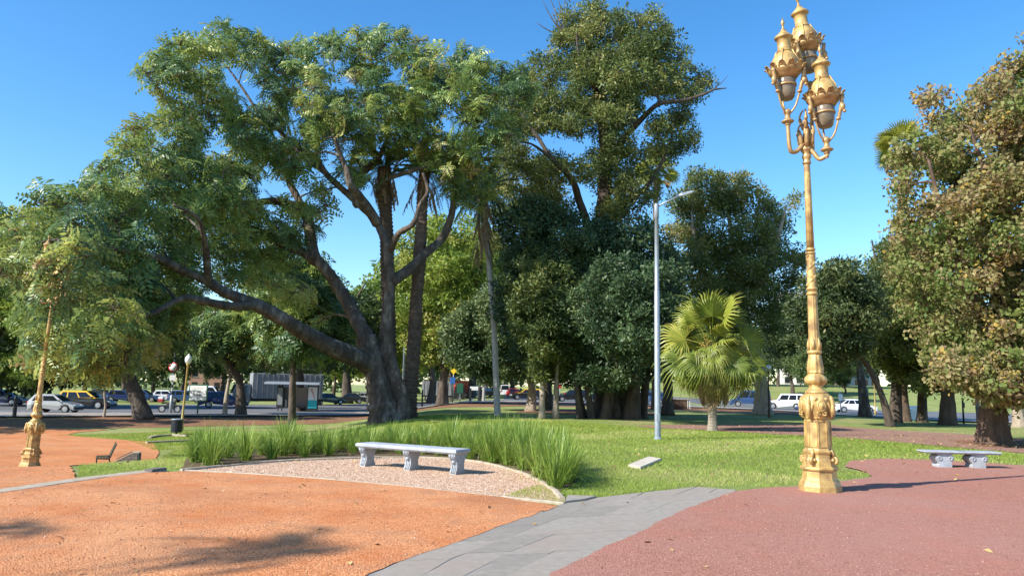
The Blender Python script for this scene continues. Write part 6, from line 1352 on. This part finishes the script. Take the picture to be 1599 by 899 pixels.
for x in (-.55, .55):
    m = MB(); m.bbox((x, 0, .75), (.24, .24, 1.5), .02); m.obj('pillar', fr, M['dark_metal'])
m = MB(); m.bbox((0, -.02, 1.45), (1.2, .2, .42), .02); m.obj('crossbar', fr, M['sign_white'])
M['conc'] = noisy('concrete', [(.3, (.3, .29, .28)), (.7, (.45, .44, .42))], 4, .9, .2)
def bollard(label, u, d, h, w, mat, grp=None):
    o = MB(); o.lathe([(-.05, w), (h * .9, w * .92), (h, w * .6)], 10); o = o.obj('bollard', None, mat, loc=GD(u, d)); tag(o, label, 'bollard', grp)
bollard('grey pillar just left of the white palm stem', 755, 85, 1.9, .17, M['conc']); bollard('dark pillar between the white crossbar and the grey pillar', 748.5, 85, 1.75, .2, M['dark_metal'])
bollard('dark slim post right of the leaning ringed palm', 659, 82, 1.9, .09, M['bark_brown']); bollard('dark stump post on the pavement left of the gilded lamp', 22, 54, 1.5, .13, M['dark_metal'])
p = GD(162, 56.0); st = thing('young_tree', 'young slender tree trunk on the pavement in front of the taxi', 'tree', p); m = MB(); m.sm = True; sk = limb(m, [(0, 0, 0), (.05, 0, .8), (-.1, 0, 1.7), (-.15, 0, 2.6)], .10, .05, 8); blY = [((-.1, 0, 3.0), .5), ((.4, 0, 2.8), .45), ((-.6, .2, 2.7), .45), ((0, -.2, 3.5), .5)]; m.obj('trunk', st, M['bark_pale']); tag(put('crown', crown_mesh('crown', [(Vector(a), b) for a, b in blY], 'feather', 12, M['leaf_feather'], 5, 1.0), st), kind='stuff')
p = GD(1427, 62); s = 62 / F_PX; wb = thing('kiosk_box', 'white rounded cabinet on the lawn left of the striped trunk', 'cabinet', p); m = MB(); m.loft([[(-.55, -.35, 0), (.55, -.35, 0), (.55, .35, 0), (-.55, .35, 0)], [(-.55, -.35, .95), (.55, -.35, .95), (.55, .35, .95), (-.55, .35, .95)], [(-.42, -.28, 1.12), (.42, -.28, 1.12), (.42, .28, 1.12), (-.42, .28, 1.12)]]); m.obj('shell', wb, PA['white']); m = MB(); m.box((0, -.356, .5), (.9, .012, .8)); m.obj('door', wb, M['sign_white'])
p = GD(1263, 37.0); bb = thing('dark_bin', 'square dark litter bin left of the gilded lamp by the far path', 'litter bin', p); m = MB(); m.loft([[(-.16, -.16, 0), (.16, -.16, 0), (.16, .16, 0), (-.16, .16, 0)], [(-.19, -.19, .66), (.19, -.19, .66), (.19, .19, .66), (-.19, .19, .66)]]); m.obj('body', bb, M['dark_metal']); m = MB(); m.bbox((0, 0, .69), (.42, .42, .06), .02); m.obj('lid', bb, M['iron'])
p = GD(1061, 70); kb = thing('stall', 'low dark stall with a pale counter edge right of the silver pole', 'stall', p); m = MB(); m.bbox((0, 0, .42), (1.5, .8, .84), .02); m.obj('body', kb, M['bark_brown']); m = MB(); m.bbox((.1, 0, .88), (1.75, .95, .07), .01); m.obj('counter', kb, M['bark_pale'])
for x in (.66, .84):
    m = MB(); m.box((x, -.42, .42), (.05, .05, .85)); m.obj('leg', kb, M['sign_white'])
# globe lamps far
def far_globe(label, u, d, v, postm, grp=None):
    p = GD(u, d); h = P(u, v, d).z - p.z; r = thing('globe_lamp', label, 'street lamp', p); m = MB(); m.sm = True; m.lathe([(-.1, .09), (.5, .09), (.55, .06), (h - .5, .05), (h - .45, .12)], 12); m.obj('post', r, postm); m = MB(); m.sm = True; m.sphere((0, 0, h - .22), .22, 14, 10); m.obj('globe', r, M['white_glass'])
far_globe('dark lamp post with a white globe right of the fan palm', 1201, 52, 569, M['bark_brown']); far_globe('lamp post with a white globe behind the leaning trunk at right', 1367, 75, 583, M['lamp_ochre'])
p = GD(498, 98); bn2 = thing('banner_pole', 'tall white banner on a pole left of the huge trunk', 'banner', p); h = P(498, 535, 98).z - p.z; m = MB(); m.lathe([(0, .08), (h, .06)], 10); m.obj('pole', bn2, M['silver']); m = MB(); m.bbox((.05, -.1, h - 1.3), (.75, .05, 2.4), .01); m.obj('banner', bn2, M['sign_white'])
b = GD(628, 92); r = thing('road_lamp', 'road lamp whose grey arm shows between the two ringed palms', 'street lamp', b); h = P(628, 462, 92).z - b.z; m = MB(); m.sm = True; m.tube([(0, 0, 0), (0, 0, h * .9), (.1, 0, h - .2), (1.2, 0, h), (3.6, 0, h + .15)], [.12, .09, .08, .06, .05], 10); m.obj('pole', r, M['silver']); m = MB(); m.bbox((3.9, 0, h + .17), (.9, .3, .14), .04); m.obj('lamp_head', r, M['silver'])
# handcart by the huge trunk
p = GD(585, 72); hc = thing('news_stand', 'metal stand frame with wrapped goods left of the huge trunk', 'stand', p)
for x in (-.75, .45):
    for y in (-.3, .3):
        m = MB(); m.box((x, y, 1.0), (.05, .05, 2.0)); m.obj('upright', hc, M['dark_metal'])
m = MB(); m.box((-.15, 0, 2.0), (1.3, .7, .05)); m.obj('top_shelf', hc, M['dark_metal']); m = MB(); m.bbox((-.2, -.05, .75), (.7, .5, .9), .06); m.obj('wrapped_bundle', hc, M['pavement']); m = MB(); m.box((-.15, 0, .28), (1.2, .62, .05)); m.obj('lower_shelf', hc, M['dark_metal'])

# ================================================================== people, far off by the road
def person(label, loc, rot, top, bottom, hairc, stride=.22):
    root = thing('person', label, 'person', loc, rot); skin = plain('skin', (.42, .27, .20), .6)
    def skinned(nm, verts, edges, mat, lv=2):
        me = bpy.data.meshes.new(nm); me.from_pydata([v[:3] for v in verts], edges, []); o = put(nm, me, root); md = o.modifiers.new('Skin', 'SKIN'); md.use_smooth_shade = True
        for i, v in enumerate(verts): me.skin_vertices[0].data[i].radius = v[3] if hasattr(v[3], '__len__') else (v[3], v[3])
        me.skin_vertices[0].data[0].use_root = True; ss = o.modifiers.new('Sub', 'SUBSURF'); ss.levels = ss.render_levels = lv; me.materials.append(mat); return o
    s = stride
    V = [(0, 0, .95, (.15, .11)), (0, 0, 1.15, (.13, .10)), (0, 0, 1.38, (.16, .11)), (0, 0, 1.50, .055), (.02, 0, 1.58, (.075, .085)), (.02, 0, 1.70, (.075, .09)),
         (0, .17, 1.42, .06), (-.06, .24, 1.14, .045), (.08, .25, .90, .035), (.11, .25, .82, .03), (0, -.17, 1.42, .06), (.06, -.24, 1.14, .045), (.16, -.24, .92, .035), (.19, -.24, .84, .03),
         (0, .09, .88, .095), (s * .5, .10, .50, .065), (s * .45, .10, .10, .042), (s * .45 + .16, .10, .035, .035), (0, -.09, .88, .095), (-s * .2, -.10, .50, .065), (-s * .9, -.10, .12, .042), (-s * .9 + .15, -.10, .035, .035)]
    E_ = [(0, 1), (1, 2), (2, 3), (3, 4), (4, 5), (2, 6), (6, 7), (7, 8), (8, 9), (2, 10), (10, 11), (11, 12), (12, 13), (0, 14), (14, 15), (15, 16), (16, 17), (0, 18), (18, 19), (19, 20), (20, 21)]
    skinned('body', V, E_, skin)
    g = 1.12
    skinned('shirt', [(0, 0, .97, (.165, .125)), (0, 0, 1.15, (.15, .115)), (0, 0, 1.38, (.175, .125)), (0, 0, 1.46, .07), (0, .18, 1.42, .072), (-.05, .235, 1.17, .058), (0, -.18, 1.42, .072), (.05, -.235, 1.17, .058)], [(0, 1), (1, 2), (2, 3), (2, 4), (4, 5), (2, 6), (6, 7)], top)
    skinned('trousers', [(0, 0, .98, (.155, .115)), (0, .09, .88, .108), (s * .5, .10, .50, .078), (s * .45, .10, .12, .058), (0, -.09, .88, .108), (-s * .2, -.10, .50, .078), (-s * .9, -.10, .14, .058)], [(0, 1), (1, 2), (2, 3), (0, 4), (4, 5), (5, 6)], bottom)
    m = MB(); m.sm = True; m.sphere((0.0, 0, 1.70), .105, 12, 8, (.95, .88, .95)); m.obj('hair', root, hairc)
    m = MB(); m.sphere((.115, 0, 1.645), .016, 6, 5, (1, 1, 1.4)); m.obj('nose', root, skin)
    return root
cl = lambda n, c: plain(n, c, .85)
person('person in a red top walking beside the white hatchback', GD(1004, 84), R(200), cl('red_cloth', (.45, .03, .03)), cl('dark_cloth', (.02, .022, .03)), cl('hair_dark', (.02, .015, .012)))
for k, u in enumerate((474, 483)):
    person(['person in dark clothes far off, left of a pair beyond the shelter', 'person in blue clothes far off, right of a pair beyond the shelter'][k], GD(u, 120), R(170 + 30 * k), cl('cloth_a', [(.02, .02, .03), (.05, .08, .2)][k]), cl('cloth_b', (.03, .035, .06)), cl('hair_dark', (.02, .015, .012)))

# ================================================================== buildings glimpsed through the trees
M['wall_pale'] = noisy('pale_render', [(.3, (.50, .47, .43)), (.7, (.62, .59, .55))], .5, .9, 0); M['wall_brick'] = noisy('brick_render', [(.3, (.36, .19, .12)), (.7, (.46, .26, .18))], .6, .9, 0)
def block(label, u, d, w, dp, floors, rot, wall, cols):
    p = GD(u, d); root = thing('apartment_block', label, 'building', p, rot); H = floors * 3.0 + 1; m = MB(); m.box((0, 0, H / 2 - 1), (w, dp, H + 2)); wl_ = m.obj('wall', root, wall)
    m = MB(); m.box((0, 0, H + .2), (w + .5, dp + .5, .4)); m.obj('cornice', root, M['conc'])
    wm = None
    for f in range(floors):
        for c in range(cols):
            x = -w / 2 + (c + .5) * w / cols; z = 1.6 + f * 3.0
            if wm is None:
                a = MB(); a.box((0, 0, 0), (1.3, .06, 1.6)); wm = a.mesh('window', M['glass']); a = MB(); a.box((0, -.02, -.86), (1.5, .2, .1)); wm2 = a.mesh('sill', M['conc'])
            o = put('window', wm, root, (x, -dp / 2 - .02, z)); put('sill', wm2, o)
block('pale apartment block glimpsed through the leaves left of the gilded lamp', 1244, 215, 9, 14, 8, R(-15), M['wall_pale'], 3)
block('brick coloured building glimpsed through the trees behind the globe lamp', 324, 200, 8, 10, 4, R(15), M['wall_brick'], 3)
block('white low building far behind the leaning trunk', 1346, 232, 7, 8, 2, R(-10), M['wall_pale'], 3)
